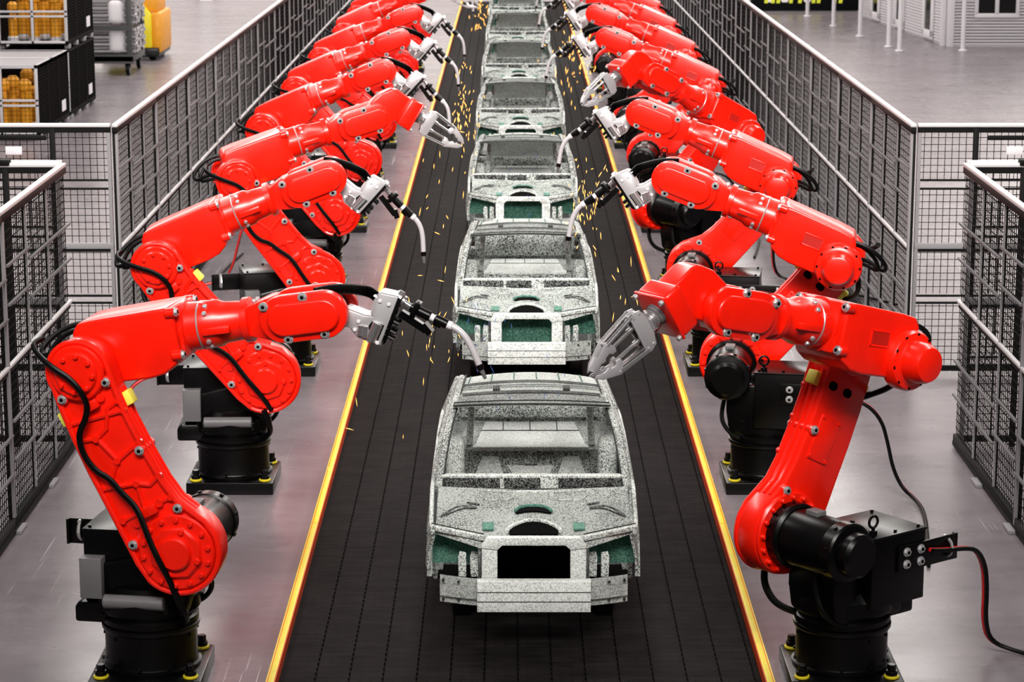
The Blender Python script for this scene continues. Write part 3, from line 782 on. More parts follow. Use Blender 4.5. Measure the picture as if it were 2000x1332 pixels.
        b.bar((s * .755, 2.42, 1.0), (s * .66, 2.50, 1.33), .07, .10, (0, 1, 0), .012); b.bar((s * .745, 3.35, 1.02), (s * .62, 3.45, 1.31), .06, .16, (0, 1, 0), .012)
        A('roof_rail', b, 'shellmid')
        b = MB(); b.tube([(s * (x - .034), y, z + .018) for x, y, z in rail[:6]], .007, 6, smooth=2); A('screen_seam', b, 'seam', 'roof_rail')
        # inner pillar trim box and rear strut
        b = MB(); b.box(s * .56 if s > 0 else -.72, .72 if s > 0 else -.56, 2.42, 2.70, .30, 1.0, .055, seg=4); A('inner_pillar', b, 'shell')
        b = MB(); b.bar((s * .53, 3.25, .75), (s * .50, 3.35, 1.29), .06, .12, (0, 1, 0), .02); A('rear_strut', b, 'shell')
    # roof
    def roof(u, v):
        x = -.60 + 1.2 * u; y = 2.02 + 1.36 * v; w = bl(y, [(2.0, .645), (2.8, .615), (3.4, .585)]); x = x / .60 * w
        return Vector((x, y + .10 * (x / .6) ** 2 * (1 - 1.6 * v), 1.33 + .035 * math.sin(PI * min(1, .25 + v * .6)) + .045 * (1 - (x / w) ** 2) - .03 * v))
    def strip(name, v0, v1, m, lift, par=None, u0=.0, u1=1., th=.012, label=None):
        b = MB(); b.grid(lambda u, v: roof(u0 + (u1 - u0) * u, v0 + (v1 - v0) * v) + Vector((0, 0, lift)), 24, 3, th); A(name, b, m, par, label)
    strip('roof_panel', 0, 1, 'shell', 0)
    strip('roof_header', .0, .075, 'shellmid', .014, 'roof_panel'); strip('roof_band', .10, .29, 'shellmid', .008, 'roof_panel', .02, .98)
    strip('roof_bow', .30, .37, 'shelldark', .014, 'roof_panel', .04, .96); strip('roof_bow', .52, .55, 'shelldark', .014, 'roof_panel', .02, .98)
    strip('roof_bow', .655, .70, 'shelldark', .014, 'roof_panel', .0, 1.); strip('rear_header', .71, 1.0, 'pale', .010, 'roof_panel')
    b = MB()
    for u in (.0, .97): pass
    for x in (.06, .22, .38, .54, .70, .86): b.tube([roof(x, v) + Vector((0, 0, .018)) for v in (.72, .85, .98)], .005, 5)
    A('roof_seam', b, 'seamgreen', 'roof_panel')
    b = MB()
    for u in (.25, .72):
        for k in range(3):
            p = roof(u + k * .016, .42); b.box(p.x - .009, p.x + .009, p.y - .05, p.y + .05, p.z + .01, p.z + .03)
    for v in (.088, .005): b.tube([roof(i / 20, v) + Vector((0, 0, .016)) for i in range(21)], .006, 5)
    A('roof_bracket', b, 'seam', 'roof_panel')
    # inside: floor, seat bulkhead with three pale openings, pale rear deck
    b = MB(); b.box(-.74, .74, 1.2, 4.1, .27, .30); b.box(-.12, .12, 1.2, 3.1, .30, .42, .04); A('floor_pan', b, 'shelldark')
    b = MB(); b.box(-.735, .735, 3.10, 3.14, .30, .742, .008); b.box(-.06, .06, 3.06, 3.11, .62, .74, .02); A('seat_bulkhead', b, 'shellmid')
    b = MB()
    for P in ([(-.475, .535), (-.235, .535), (-.285, .69), (-.415, .69)], [(.475, .535), (.235, .535), (.285, .69), (.415, .69)], [(-.16, .535), (.16, .535), (.20, .61), (-.20, .61)]): b.prism(P, 3.09, 3.10)
    A('seat_opening', b, 'pale', 'seat_bulkhead')
    b = MB(); b.box(-.735, .735, 3.10, 4.1, .742, .752); A('rear_deck', b, 'shellmid')
    b = MB(); b.raw([(-.485, 3.17, .758), (.485, 3.17, .758), (.40, 4.06, .758), (-.40, 4.06, .758), (-.485, 3.17, .75), (.485, 3.17, .75), (.40, 4.06, .75), (-.40, 4.06, .75)], [(0, 1, 2, 3), (0, 4, 5, 1), (1, 5, 6, 2), (2, 6, 7, 3), (3, 7, 4, 0)])
    A('deck_panel', b, 'pale', 'rear_deck')
    b = MB(); b.box(-.50, .50, 3.09, 3.17, .735, .775, .01); A('deck_lip', b, 'pale', 'rear_deck')
    b = MB(); b.box(-.435, .435, 3.72, 3.74, .758, .762); b.box(-.49, .49, 3.175, 3.19, .758, .762)
    for x in (-.24, 0, .24): b.box(x - .004, x + .004, 3.75, 4.05, .758, .762)
    A('deck_seam', b, 'seam', 'rear_deck')
    b = MB(); b.box(-.70, .70, 4.10, 4.16, .30, .90, .02); A('rear_panel', b, 'shellmid')
    # sills and rails below
    b = MB()
    for s in (-1, 1):
        b = MB(); b.box(s * .70 if s > 0 else -.78, .78 if s > 0 else -.70, 1.06, 3.06, .23, .32, .015); A('sill', b, 'shellmid')
        b = MB(); b.box(s * .36 if s > 0 else -.43, .43 if s > 0 else -.36, .15, 1.2, .30, .42, .01); A('frame_rail', b, 'shellmid')
    # pale panel in the rear window
    b = MB(); b.raw([(-.47, 3.40, 1.30), (.47, 3.40, 1.30), (.56, 4.05, .92), (-.56, 4.05, .92), (-.47, 3.39, 1.285), (.47, 3.39, 1.285), (.56, 4.04, .905), (-.56, 4.04, .905)], [(0, 1, 2, 3), (7, 6, 5, 4), (0, 4, 5, 1), (1, 5, 6, 2), (2, 6, 7, 3), (3, 7, 4, 0)])
    A('rear_screen', b, 'pale')
    b = MB(); b.box(-.62, .62, 4.04, 4.07, .80, 1.10, .01)
    A('screen_band', b, 'shellmid')
    b = MB(); b.box(-.40, .40, .62, .64, .30, .80); b.box(-.74, .74, .9, 1.2, .29, .31); A('dark_void', b, 'hole')  # black panels added to keep the front opening dark
    # plate closing the front opening, on the cars after the first
    b = MB(); b.grid(lambda u, v: Vector((-.275 + .55 * u, .20 + .25 * v, .44 + .36 * v)), 8, 8, .01); A('under_panel', b, 'green', None, 'green panel behind the front frame')
    b = MB()
    for x in (-.10, .12): b.bar((x, .195, .447), (x, .43, .795), .008, .006)
    A('panel_seam', b, 'seamgreen', 'under_panel')
    return out
CARP = car_parts()
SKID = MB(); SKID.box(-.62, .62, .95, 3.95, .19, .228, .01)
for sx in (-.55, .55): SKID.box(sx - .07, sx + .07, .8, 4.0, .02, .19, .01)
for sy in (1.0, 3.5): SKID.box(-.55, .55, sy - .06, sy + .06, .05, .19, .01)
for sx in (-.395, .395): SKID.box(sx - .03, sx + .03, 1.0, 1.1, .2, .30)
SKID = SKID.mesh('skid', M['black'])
for j in range(8):
    D = 17.9 + 8.19 * j
    lab = ('nearest pale grainy car body shell on the black conveyor' if j == 0 else 'farthest pale grainy car body shell, cut by the top edge' if j == 7 else f'{ORD[j]} pale grainy car body shell from the front on the conveyor')
    root = thing('car_body', lab, 'car body', T(CX, 17.0 + 8.375 * j, 0), 'car body shells on the conveyor')
    made = {}
    for name, me, par, pl in CARP:
        if (j == 0 and name in ('under_panel', 'panel_seam')) or (j < 2 and name == 'rear_screen') or (j > 1 and name == 'screen_band'): continue
        o = obj(name, me, made.get(par, root) if par else root); made[name] = o
        o['grain'] = 125. * 18.5 / (D + 1)
        if pl: o['label'] = pl
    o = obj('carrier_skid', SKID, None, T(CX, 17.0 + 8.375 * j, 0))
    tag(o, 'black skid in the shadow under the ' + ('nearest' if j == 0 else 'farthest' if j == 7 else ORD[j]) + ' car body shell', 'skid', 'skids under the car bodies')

# ------------------------------------------------------------------ conveyor
BX0, BX1, CY0, CY1 = -1.67, 1.803, 6., 85.
conv = thing('conveyor', 'long black slatted conveyor belt between yellow edge rails', 'conveyor', T(0, 0, 0))
joints = [-1.403 + .2428 * i for i in range(-1, 14)]
edges = [BX0] + [x for x in joints if BX0 + .03 < x < BX1 - .03] + [BX1]
bm = MB()
for a, c in zip(edges, edges[1:]):
    bm.box(a + .004, c - .011, CY0, CY1, .004, .02)
    if c < BX1:
        y = CY0 + 8
        vs = []; fs = []
        while y < 42:
            o = len(vs); vs += [(c - .012, y, .0195), (c - .012, y + .05, .0195), (c + .006, y + .0, .0195)]; fs.append((o, o + 2, o + 1)); y += .105
        bm.raw(vs, fs)
obj('belt', bm, conv, mat=M['belt'])
obj('belt_bed', MB().box(BX0, BX1, CY0, CY1, 0.001, .006), conv, mat=M['hole'])
for s, x0, x1 in ((-1, -1.73, -1.67), (1, 1.803, 1.863)):
    b = MB(); y = 20.03 - 4.5 * 3
    while y < CY1: b.box(x0, x1, y + .008, min(y + 4.492, CY1), .001, .115, .004); y += 4.5
    rail = obj('edge_rail', b, conv, mat=M['yellow']); rail['label'] = ('left' if s < 0 else 'right') + ' yellow edge rail'
    b = MB(); xi = x1 if s < 0 else x0; b.box(min(xi, xi - s * .006), max(xi, xi - s * .006), CY0, CY1, .018, .108)
    xo = x0 + .014 if s < 0 else x1 - .014; b.box(xo - .003, xo + .003, CY0, CY1, .10, .1165)
    b.box(x0 + .004, x1 - .004, CY0, CY1, .002, .108)
    f = obj('inner_face', b, rail, mat=M['railorange']); f['label'] = 'orange inner face of the rail'

# ------------------------------------------------------------------ fences
FH = 2.826
def wire_mesh(L, z0, z1, p=.0765, w=.0048, axis='y', x=0., skip=()):
    vs = []; fs = []
    def seg(a, b):
        o = len(vs); a = Vector(a); b = Vector(b); d = (b - a).normalized(); u = d.orthogonal().normalized(); s = d.cross(u)
        for q in (a, b):
            for k in range(4): vs.append(q + (u * math.cos(k * PI / 2) + s * math.sin(k * PI / 2)) * w)
        for k in range(4): j = (k + 1) % 4; fs.append((o + k, o + j, o + 4 + j, o + 4 + k))
    n = int(L / p)
    for i in range(1, n + 1):
        t = i * p
        if t < L - .01: seg((x, t, z0), (x, t, z1)) if axis == 'y' else seg((t, x, z0), (t, x, z1))
    for i in range(1, int((z1 - z0) / p) + 1):
        z = z0 + i * p
        if z < z1 - .01: seg((x, 0, z), (x, L, z)) if axis == 'y' else seg((0, x, z), (L, x, z))
    return vs, fs
def fence_meshes(s):
    """panel three metres long along y; the aisle side is +x for s = 1"""
    d = {}
    b = MB(); b.box(min(0, s * .026), max(0, s * .026), -.03, .03, .02, FH - .06, .003); d['post'] = b.mesh('post', M['fgrey'])  # grey bar paints the light-catching face of a dark post
    b = MB(); b.box(min(-s * .028, 0), max(-s * .028, 0), -.03, .03, .02, FH - .06, .003); d['back'] = b.mesh('post_dark_face', M['fblack'])  # black bar beside it is the same post's dark face
    b = MB(); b.box(min(0, s * .016), max(0, s * .016), -.015, .015, .06, FH - .06); d['mull'] = b.mesh('upright', M['fgrey'])  # uprights split the same way, lit face grey and dark face black
    b = MB(); b.box(min(-s * .02, 0), max(-s * .02, 0), -.015, .015, .06, FH - .06); d['mback'] = b.mesh('upright_dark_face', M['fblack'])
    b = MB(); b.box(-.03, .03, -.03, 2.955, FH - .035, FH, .006); d['top'] = b.mesh('top_rail', M['fwhite'])  # pale bar paints the light on the rail's upper face
    b = MB(); b.box(-.028, .028, -.05, 2.95, FH - .10, FH - .035, .004); d['under'] = b.mesh('rail_dark_underside', M['fblack'])  # black bar paints the dark underside of the same rail
    b = MB(); 
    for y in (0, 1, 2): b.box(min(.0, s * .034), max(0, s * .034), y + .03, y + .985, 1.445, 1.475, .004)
    d['mid'] = b.mesh('mid_rail', M['fwhite'])  # lit top of the middle rail as a pale bar
    b = MB(); b.box(-.02, .02, 0, 2.95, 1.40, 1.44); d['midb'] = b.mesh('rail_dark_underside', M['fblack'])  # its dark underside as a black bar
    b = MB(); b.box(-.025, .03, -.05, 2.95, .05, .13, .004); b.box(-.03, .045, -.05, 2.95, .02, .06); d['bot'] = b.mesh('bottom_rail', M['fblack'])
    b = MB(); b.box(min(-s * .02, s * .09), max(-s * .02, s * .09), -.10, .16, 0, .035, .006); d['foot'] = b.mesh('foot', M['fgrey'])
    b = MB(); b.box(min(s * .02, s * .045), max(s * .02, s * .045), .0, .96, -.010, .010); d['bar1'] = b.mesh('short_bar', M['fbar'])
    b = MB(); b.box(min(s * .02, s * .045), max(s * .02, s * .045), .0, 1.96, -.010, .010); d['bar2'] = b.mesh('short_bar', M['fbar'])
    b = MB(); b.raw(*wire_mesh(2.95, .12, 1.42)); b.raw(*wire_mesh(2.95, 1.46, FH - .08)); d['mesh'] = b.mesh('wire_mesh', M['wire'])
    return d
def fence_panel(s, d, x, y, label, grp):
    root = thing('mesh_fence', label, 'fence panel', T(x, y, 0), grp)
    p = obj('post', d['post'], root); obj('post_dark_face', d['back'], p)
    for yy in (1, 2):
        u = obj('upright', d['mull'], root, T(0, yy, 0)); obj('upright_dark_face', d['mback'], u)
    t = obj('top_rail', d['top'], root); obj('rail_dark_underside', d['under'], t)
    m = obj('mid_rail', d['mid'], root); obj('rail_dark_underside', d['midb'], m)
    obj('bottom_rail', d['bot'], root); obj('foot', d['foot'], root); obj('foot', d['foot'], root, T(0, 1.5, 0)); obj('wire_mesh', d['mesh'], root)
    for z1, z2 in ((2.335, 2.23), (1.995, 1.885), (.97, .865), (.63, .525)):
        obj('short_bar', d['bar1'], root, T(0, .05, z1)); obj('short_bar', d['bar2'], root, T(0, 1.02, z2))
    return root
FXL, FXR = -4.33, 4.40
YF0 = 26.22       # corner where the long fences start, behind the aisle
YN1 = 23.15       # near fences end here, before the aisle
for s, x, sd in ((1, FXL, 'left'), (-1, FXR, 'right')):
    d = fence_meshes(s)
    for k in range(20):
        fence_panel(s, d, x, YF0 + 3 * k, ('corner' if k == 0 else ORD[k]) + f' wire mesh panel of the long {sd} fence, counted from its near corner', f'panels of the long {sd} fence')
    for k in range(2):
        fence_panel(s, d, x, YN1 - 3 * (k + 1), f'wire mesh panel of the near {sd} fence, ' + ('beside the aisle opening' if k == 0 else 'cut off by the picture edge'), f'panels of the near {sd} fence')
def return_panel(x0, x1, y, label, double, grp, post_at):
    W = x1 - x0
    root = thing('fence_gate', label, 'fence gate', T(x0, y, 0), grp)
    b = MB(); b.box(0, W, -.03, .03, FH - .04, FH, .006)
    if double: b.box(0, W, .16, .20, FH - .035, FH, .006)
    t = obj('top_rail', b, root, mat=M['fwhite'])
    b = MB(); b.box(0, W, -.026, .026, FH - .10, FH - .04); obj('rail_dark_underside', b, t, mat=M['fblack'])  # dark underside of the gate's top rail, built as a black bar
    b = MB()
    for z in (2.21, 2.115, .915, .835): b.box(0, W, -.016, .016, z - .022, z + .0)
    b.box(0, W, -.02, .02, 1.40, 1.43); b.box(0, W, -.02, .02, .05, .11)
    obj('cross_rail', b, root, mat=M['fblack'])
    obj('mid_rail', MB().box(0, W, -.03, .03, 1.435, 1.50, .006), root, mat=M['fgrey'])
    b = MB()
    for za, zb in ((.10, .82), (.93, 1.42), (1.50, 2.09), (2.21, FH - .08)): b.raw(*wire_mesh(W, za, zb, axis='x'))
    obj('wire_mesh', b, root, mat=M['wire'])
    for px in post_at:
        obj('post', MB().box(px - x0 - .028, px - x0 + .028, -.03, .03, .0, FH - .05, .004), root, mat=M['fblack'])
    for px in (x0 + .02, x1 - .02): obj('end_post', MB().box(px - x0 - .02, px - x0 + .02, -.025, .025, .0, FH - .04, .004), root, mat=M['fgrey'])
    return root
for s, sd, fx in ((-1, 'left', FXL), (1, 'right', FXR)):
    x0, x1 = (fx - 3.2, fx - .06) if s < 0 else (fx + .06, fx + 3.2)
    g = return_panel(x0, x1, YF0 + .05, f'mesh gate panel standing across at the far side of the {sd} aisle opening', False, 'gate panels across the aisle openings', [fx + s * .70, fx + s * 2.2])
    px = fx + s * 1.12
    b = MB(); b.box(px - .09, px + .09, -.045, -.03, FH - .34, FH - .25, .003); obj('sign_plate', b, g, T(-x0, 0, 0), mat=M['white'])
    b = MB(); b.box(px - .30, px + .36 if s < 0 else px + .30, -.05, -.015, FH - .18, FH - .13, .004); obj('latch_bar', b, g, T(-x0, 0, 0), mat=M['fblack'])
    x0, x1 = (fx - 3.0, fx - .04) if s < 0 else (fx + .04, fx + 3.0)
    g = return_panel(x0, x1, YN1 - .05, f'mesh gate panel with double top rail ending the near {sd} fence', True, 'gate panels across the aisle openings', [fx + s * .56])
    b = MB(); b.box(fx + s * .56 - .05, fx + s * .56 + .05, -.06, .06, FH - .02, FH + .035, .01); obj('post_cap', b, g, T(-x0, 0, 0), mat=M['fblack'])
    b = MB(); b.box(fx + s * .30 - .06, fx + s * .30 + .06, .18, .195, FH - .42, FH - .24, .003); obj('sign_plate', b, g, T(-x0, 0, 0), mat=M['white'])

# ------------------------------------------------------------------ hall
structure('floor', MB().raw([(-45, 2, 0), (45, 2, 0), (45, 88, 0), (-45, 88, 0)], [(0, 1, 2, 3)]), M['concrete'])
structure('wall_back', MB().box(-45, 45, 86.2, 86.6, 0, 24), mat('wall_paint', (.66, .63, .62), .6))
structure('trim_1', MB().box(-45, 45, 86.1, 86.2, 0, .12), M['white'])
structure('trim_2', MB().box(-11.0, -10.55, 85.7, 86.2, 0, 24), mat('column_paint', (.68, .66, .68), .6))

# cage containers
CO = painted('part_orange', (.72, .30, .012), .45, .4, 0)
CD = mat('cage_dark', (.005, .004, .004), .7, 0, .05)
CL = mat('cage_light', (.50, .48, .50), .45)
def cage(x0, x1, y0, y1, z0, label, lid):
    W, D, Hc = x1 - x0, y1 - y0, 1.46
    root = thing('cage_container', label, 'cage container', T(x0, y0, z0), 'stacked cage containers')
    b = MB(); t = .055
    for x in (0, W / 2 - t / 2, W - t): b.box(x, x + t, 0, t, .10, Hc, .004)
    for z in (.12, .66, .76, Hc - t): b.box(0, W, 0, t * .8, z, z + t * (.8 if z > .5 else 1), .004)
    obj('front_frame', b, root, mat=CL)
    b = MB()
    for y in (D * .33, D * .66, D - t): b.box(W - t, W, y, y + t, .10, Hc); b.box(0, t, y, y + t, .10, Hc)
    for z in (.12, Hc - t): b.box(W - t, W, 0, D, z, z + t); b.box(0, t, 0, D, z, z + t)
    b.box(0, W, D - t, D, .12, .17); b.box(0, W, D - t, D, Hc - t, Hc); b.box(.0, W, 0, D, .10, .125)
    obj('side_frame', b, root, mat=CD)
    b = MB()
    for (fx, axis, L) in ((W - .02, 'y', D), (.02, 'y', D)): b.raw(*wire_mesh(L, .15, Hc - .03, .06, .0075, axis, fx))
    b.raw(*wire_mesh(W, .15, Hc - .03, .085, .0045, 'x', .02)); b.raw(*wire_mesh(W, .15, Hc - .03, .05, .010, 'x', D - .03))
    obj('wire_mesh', b, root, mat=CD)
    obj('dark_backing', MB().box(.02, W - .02, D - .02, D - .01, .12, Hc - .05), root, mat=CD)  # black sheet added to give the cage its interior shade
    b = MB()
    for k in range(4):
        y = .15 + k * (D - .4) / 3; b.box(W - .10, W, y, y + .22, 0, .10, .01); b.box(0, .10, y, y + .22, 0, .10, .01)
    obj('foot', b, root, mat=M['fgrey'])
    if lid:
        b = MB(); n = 26
        for i in range(n): b.box(.05, W - .05, .08 + i * (D - .12) / n, .08 + i * (D - .12) / n + .045, Hc - .03, Hc - .01)
        b.box(0, t, 0, D, Hc - t, Hc + .01); b.box(W - t, W, 0, D, Hc - t, Hc + .01); b.box(0, W, D * .45, D * .5, Hc - .02, Hc + .01); b.box(0, W, 0, t, Hc - .01, Hc + .01); b.box(0, W, D - t, D, Hc - .01, Hc + .01)
        obj('lid', b, root, mat=CL)
    b = MB(); b.box(W, W + .01, D - .85, D - .45, .28, .50); obj('label_card', b, root, mat=M['white'])
    return root
YA, YB, YC = 46.85, 50.25, 53.4
CX1 = -9.22
cage(CX1 - 1.45, CX1, YA, YB - .06, 0, 'mesh cage container with a slatted lid, on the floor in front of the stack', True)
cage(CX1 - 1.45, CX1, YB, YC, 0, 'mesh cage container on the floor behind, carrying another cage', False)
cage(CX1 - 1.45, CX1, YB, YC, 1.47, 'mesh cage container stacked on top, with orange parts behind white bars', False)
def part_mesh():
    b = MB(); b.lathe([(.13, .0), (.13, .5), (.10, .54), (.10, .74), (.15, .78), (.15, .92), (.08, 1.0)], n=14); b.box(-.06, .06, -.16, .16, .55, .75, .02); return b.mesh('casting', CO)
PM = part_mesh(); PB = MB().lathe([(.11, 0), (.12, .02), (.12, .10), (.08, .14)], n=14).mesh('base', M['white'])
for (zz, yy0, rows, desc) in ((.13, YA, 4, 'in the front floor cage'), (.13, YB, 4, 'in the rear floor cage'), (1.60, YB, 4, 'in the top cage')):
    n = 0
    for r in range(rows):
        for c in range(3):
            o = thing('machine_part', f'orange machine part with a white foot standing {desc}', 'machine part', T(CX1 - 1.18 + .44 * c + .06 * (r % 2), yy0 + .28 + r * .72, zz), 'orange machine parts ' + desc)
            obj('casting', PM, o, T(0, 0, .12) @ RZ(.4 * c + r) @ Matrix.Scale(.92 if (c + r) % 3 else .72, 4)); f = obj('foot', PB, o); f['label'] = 'white foot'

# tube cart
ct = thing('tube_cart', 'dark steel cart carrying two silver tube bundles', 'cart', T(-11.4, 59.4, 0))
b = MB(); b.box(0, 2.1, 0, 2.0, .34, .48, .01); b.box(0, 2.1, 0, .08, .30, .52); b.box(0, 2.1, 1.92, 2.0, .30, .52)
obj('deck', b, ct, mat=mat('cart_steel', (.05, .05, .052), .5))
for x in (.05, 1.94):
    for y in (.02, 1.86): obj('post', MB().box(x, x + .14, y, y + .12, .34, 2.6, .008), ct, mat=bpy.data.materials['cart_steel'])
b = MB(); b.box(0, 2.1, .0, .1, 1.10, 1.22); b.box(0, 2.1, 1.9, 2.0, 1.10, 1.22); obj('shelf_beam', b, ct, mat=bpy.data.materials['cart_steel'])
for x in (.15, 1.95):
    for y in (.12, 1.86):
        w = obj('caster', MB().cyl((x - .05, y, .15), (x + .05, y, .15), .15, n=18, bev=.02).box(x - .07, x + .07, y - .05, y + .05, .2, .34), ct, mat=M['black'])
for z, nm in ((.52, 'lower'), (1.23, 'upper')):
    tb = thing('tube_bundle', f'bundle of silver tubes on the {nm} level of the dark cart', 'tube bundle', T(-11.55, 59.55, z), 'silver tube bundles')
    tubes = []
    b = MB(); random.seed(3)
    for i in range(7):
        for k in range(9):
            y = .10 + k * .175 + (.085 if i % 2 else 0); zz = .05 + i * .088
            b.cyl((0, y, zz), (2.28 + random.uniform(-.03, .03), y, zz), .048, n=10)
    obj('tubes', b, tb, mat=M['chrome'])
    b = MB(); b.prism([(.30, .0), (.62, .0), (.64, .05)], 0, .01)
    b = MB(); b.box(1.62, 2.02, .0, 1.68, .0, .63, .14, seg=4); obj('wrap', b, tb, mat=M['white'])
    b = MB()
    for y in (.2, .7, 1.25): b.box(2.20, 2.27, y, y + .04, .0, .62)
    obj('spacer', b, tb, mat=M['fblack'])

# forklift
fk = thing('forklift', 'yellow forklift truck parked beyond the tube cart', 'forklift', T(-10.72, 63.2, 0))
FY = painted('fork_yellow', (.80, .66, .02), .4, .4, 0)
obj('chassis', MB().box(.0, 1.5, .0, 2.2, .10, .34, .03), fk, mat=M['black'])
obj('body', MB().prism([(.65, .34), (1.32, .34), (1.32, 1.20), (1.12, 1.45), (.65, 1.45)], .0, .35, .03).box(.1, 1.25, .3, 2.0, .34, 1.0, .05), fk, mat=FY)
obj('counterweight', MB().box(1.30, 1.55, .1, 2.1, .20, 1.25, .06).box(.3, 1.45, .2, 1.9, 1.25, 1.75, .06), fk, mat=CO)
for y in (.25, 1.7): obj('guard_post', MB().box(.75, .82, y, y + .07, 1.4, 2.3), fk, mat=M['black'])
obj('guard_roof', MB().box(.5, 1.45, .2, 1.9, 2.25, 2.32, .02), fk, mat=FY)
obj('mast', MB().bar((.72, -.02, .95), (1.05, -.02, 1.35), .05, .06), fk, mat=M['black'])
for x in (.25, 1.3):
    for y in (.35, 1.75): obj('wheel', MB().cyl((x - .1, y, .22), (x + .1, y, .22), .22, n=20, bev=.03), fk, mat=M['rubber'])

# cabin of ribbed white panels
cb = thing('office_cabin', 'white ribbed site cabin with a dark double window', 'cabin', T(12.2, 67.4, 0))
CW = mat('cabin_white', (.50, .47, .50), .55); CFw = mat('cabin_trim', (.60, .57, .60), .5)
Hc = 3.3
def ribwall(p, q, name):
    b = MB(); p = Vector(p); q = Vector(q); z = .04; n = (q - p).cross(Vector((0, 0, 1))).normalized()
    while z < Hc - .05:
        a = [p, q]; vs = []
        for P in a: vs += [P + Vector((0, 0, z)), P + n * .022 + Vector((0, 0, z + .012)), P + n * .022 + Vector((0, 0, z + .055)), P + Vector((0, 0, z + .068)), P + Vector((0, 0, z + .085))]
        b.raw(vs, [(k, k + 5, k + 6, k + 1) for k in range(4)]); z += .085
    b.raw([p, q, q + Vector((0, 0, Hc)), p + Vector((0, 0, Hc))], [(0, 1, 2, 3)])
    return obj(name, b, cb, mat=CW)
ribwall((0, 0, 0), (6, 0, 0), 'front_wall'); ribwall((-.84, 10.8, 0), (0, 0, 0), 'side_wall')
b = MB(); b.box(-.06, .14, -.06, .10, 0, Hc, .01); b.box(-.20, -.08, .05, .25, 0, Hc, .01); obj('corner_post', b, cb, mat=CFw)
obj('roof', MB().box(-1, 6.1, -.1, 10.9, Hc, Hc + .12), cb, mat=CFw)
w = obj('window', MB().box(.70, 1.94, -.06, .0, .80, .93, .01).box(.70, .80, -.06, 0, .9, 2.3, .01).box(1.84, 1.94, -.06, 0, .9, 2.3, .01).box(1.26, 1.37, -.06, 0, .9, 2.3, .01).box(.70, 1.94, -.06, 0, 2.2, 2.3, .01), cb, mat=CFw)
obj('pane', MB().box(.79, 1.85, -.03, -.022, .92, 2.22), w, mat=mat('dark_glass', (.004, .004, .004), .1))
sd = Vector((-.84, 10.8, 0)).normalized(); nrm = Vector((-sd.y, sd.x, 0))
for t, nm in ((2.2, 'door'), (5.7, 'door'), (8.9, 'door')):
    Mx = Matrix.Translation(sd * t) @ Matrix(((sd.x, nrm.x, 0, 0), (sd.y, nrm.y, 0, 0), (0, 0, 1, 0), (0, 0, 0, 1)))
    dr = obj('door', MB().box(-.62, -.36, .02, .07, .12, 2.2, .008, Mx).box(.36, .62, .02, .07, .12, 2.2, .008, Mx).box(-.62, .62, .02, .07, .06, .30, .008, Mx).box(-.62, .62, .02, .07, 2.1, 2.3, .008, Mx), cb, mat=CFw)
    obj('door_pane', MB().box(-.36, .36, .025, .04, .28, 2.12, 0, Mx), dr, mat=bpy.data.materials['dark_glass'])
b = MB()
for i, (x, y) in enumerate(((9.57, 78.2), (9.9, 74.3), (10.19, 70.6), (10.5, 67.2), (10.6, 65.9), (12.35, 66.0))):
    c = thing('canopy_column', ('slim white column at the front corner of the white cabin' if i == 5 else f'{["farthest slim white column, before the black banner", "second slim white column from the far end, before the banner", "slim white column at the far end of the cabin side", "slim white column just behind the nearest one beside the cabin", "nearest slim white column standing before the cabin side"][i]}'), 'column', T(x, y, 0), 'slim white columns by the cabin')
    obj('shaft', MB().cyl((0, 0, .02), (0, 0, 3.4), .06, n=12), c, mat=CFw); obj('base', MB().cyl((0, 0, 0), (0, 0, .05), .12, n=14, bev=.01), c, mat=CFw)
bn = thing('banner_board', 'black banner board with yellow and white lettering, cut by the top edge', 'banner', T(8.0, 80.6, 0))
obj('board', MB().box(0, 3.6, 0, .5, .02, 2.4, .02), bn, mat=mat('banner_black', (.002, .002, .003), .7, 0, .1))
BY = mat('banner_yellow', (.62, .66, .03), .6)
b = MB()
for x in (.48, .70, .88, 1.30, 1.60, 2.05, 2.22, 2.75, 2.95): b.prism([(x - .06, .27), (x + .06, .27), (x + .10, .62), (x - .02, .62)], -.012, 0)
obj('lettering', b, bn, mat=BY)
b = MB()
for x in (.60, 1.10, 1.85): b.prism([(x - .16, .42), (x - .08, .30), (x + .08, .30), (x + .16, .42), (x + .10, .60), (x - .10, .60)], -.010, 0)
obj('white_lettering', b, bn, mat=M['white'])

# ------------------------------------------------------------------ sparks
def spray(cx, cy, cz, n, sx, sy, sz, ln, w, label, m='spark', lean=.25):
    b = MB()
    for i in range(n):
        g = random.gauss
        p = Vector((cx + g(0, sx), cy + g(0, sy), max(.08, cz + g(0, sz))))
        d = Vector((g(0, lean), g(0, lean), -1 if random.random() < .8 else g(0, .5))).normalized(); L = ln * random.uniform(.35, 1.15)
        a, c = p - d * L / 2, p + d * L / 2; u = d.orthogonal().normalized() * w; s = d.cross(u)
        b.raw([a, p + u, p + s, p - u, p - s, c], [(0, 1, 2), (0, 2, 3), (0, 3, 4), (0, 4, 1), (5, 2, 1), (5, 3, 2), (5, 4, 3), (5, 1, 4)])
    o = obj('spark_spray', b, None, mat=M[m]); tag(o, label, 'sparks', 'sprays of welding sparks', 'stuff'); return o
_th = math.atan(1004 / 4700); _c, _s = math.cos(_th), math.sin(_th)
def at(u, v, Y):
    k = (v - 666) / 4700; h = Y * (_s + k * _c) / (_c - k * _s); D = Y * _c + h * _s; return (u - 998) * D / 4700, Y, 6 - h
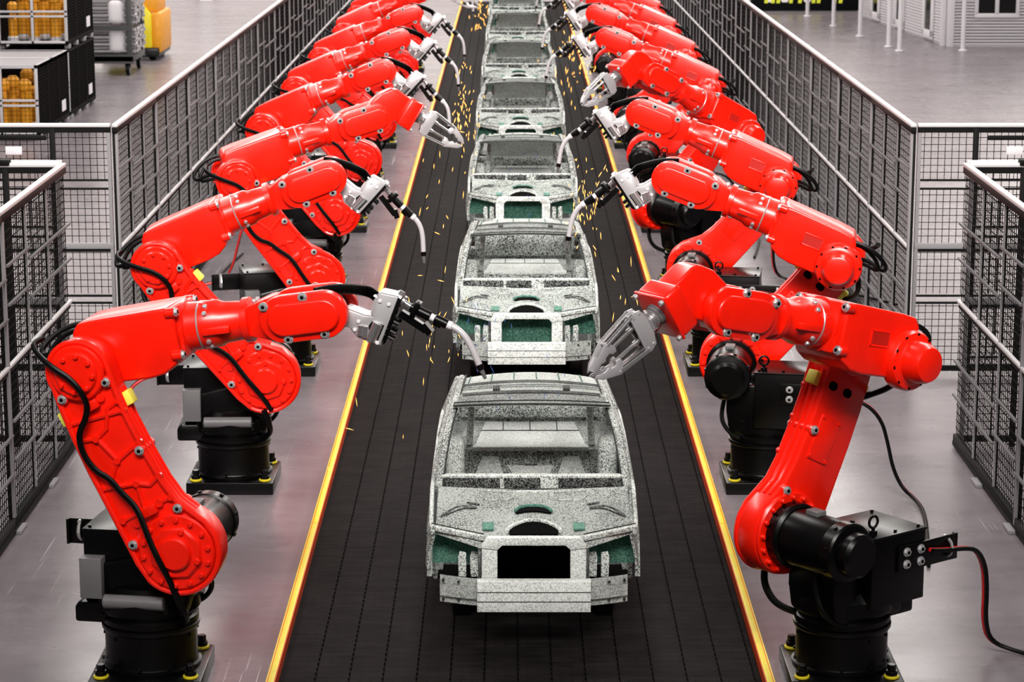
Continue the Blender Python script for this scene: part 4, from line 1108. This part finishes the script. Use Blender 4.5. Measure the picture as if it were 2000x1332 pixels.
for (u, v, Y, n, su, sv, ln, lab) in ((850, 640, 18.8, 26, 38, 62, .085, 'few orange sparks around the nearest left welding torch'), (1148, 400, 25.0, 60, 20, 42, .09, 'orange sparks right of the third car body shell'),
        (1122, 105, 46.0, 70, 24, 30, .14, 'orange sparks right of the far car shells below the second gripper'), (906, 225, 34.0, 70, 14, 45, .11, 'orange sparks left of the fourth car shell'),
        (938, 28, 62.0, 34, 9, 24, .16, 'orange sparks left of the farthest shells at the top edge'), (1140, 180, 40.0, 20, 22, 45, .13, 'sparse orange sparks falling right of the fourth shell'),
        (1218, 560, 21.5, 10, 26, 45, .10, 'sparse orange sparks on the belt above the near gripper'), (856, 380, 27.0, 12, 28, 45, .12, 'sparse orange sparks over the belt left of the third shell'),
        (740, 860, 17.5, 4, 60, 40, .09, 'few orange sparks over the near left belt')):
    x, y, z = at(u, v, Y); px = 4700 / Y
    spray(x, y, z, n, su / px, .35, sv / px, ln * .85, .0036 * Y / 20, lab)
x, y, z = at(935, 610, 24.8); spray(x, 24.6, z, 30, .17, .12, .26, .085, .004, 'small blue streaks in front of the second car shell', 'sparkblue', .3)
x, y, z = at(1040, 790, 18.9); spray(x, y, z + .12, 10, .26, .25, .10, .08, .003, 'small blue streaks above the nearest car roof', 'sparkblue', .3)
x, y, z = at(1010, 400, 32.6); spray(x, y, z, 14, .25, .3, .35, .10, .0045, 'small blue streaks on the third car shell', 'sparkblue', .3)
# ------------------------------------------------------------------ light and camera
WORLD, STRIPS, FRONT, EXPO, WALL_FILL = .05, ((-7, 3700), (0, 3700), (7, 3700)), 1500, 0.0, 11500
w = bpy.data.worlds.new('hall_light'); SC.world = w; w.use_nodes = True
w.node_tree.nodes['Background'].inputs[0].default_value = (.93, .95, 1, 1); w.node_tree.nodes['Background'].inputs[1].default_value = WORLD
def area(name, loc, target, sx, sy, power, col=(1, .96, .91)):
    l = bpy.data.lights.new(name, 'AREA'); l.shape = 'RECTANGLE'; l.size = sx; l.size_y = sy; l.energy = power; l.color = col
    o = bpy.data.objects.new(name, l); COL.objects.link(o); o.location = loc
    d = Vector(target) - Vector(loc); o.rotation_euler = d.to_track_quat('-Z', 'Y').to_euler(); return o
for x, p in STRIPS: 
    o = area('strip_light', (x, 52, 10), (x, 52, 0), 1.6, 66, p)
    o.rotation_euler = (0, 0, 0)
area('wall_fill', (0, 76, 9), (0, 86.2, 12), 80, 2.5, WALL_FILL, (1, .94, .88))  # added light without a fixture, brightens the wall mirrored in top faces
for x in (-18, 18): area('strip_light', (x, 66, 11), (x, 66.1, 0), 4, 50, 3500)  # extra side lights added to brighten the far floor
fl = area('front_fill', (0, 3, 15), (0, 30, 1), 16, 5, FRONT); fl.data.spread = R(62)  # added fill light for the front faces of the robots
cam = bpy.data.cameras.new('camera'); co = bpy.data.objects.new('camera', cam); COL.objects.link(co)
co.location = (0, 0, 6); co.rotation_euler = (PI / 2 - math.atan(1004 / 4700), 0, 0)
cam.sensor_fit = 'HORIZONTAL'; cam.sensor_width = 36; cam.lens = 36 * 4700 / 2000; cam.shift_x = .001; cam.clip_end = 300
cam.dof.use_dof = True; cam.dof.focus_distance = 19.5; cam.dof.aperture_fstop = 4.5
SC.camera = co
SC.view_settings.view_transform = 'Standard'; SC.view_settings.look = 'None'; SC.view_settings.gamma = 1; SC.view_settings.use_curve_mapping = False
SC.view_settings.exposure = EXPO
SC.cycles.use_denoising = True
SC.cycles.max_bounces = 6
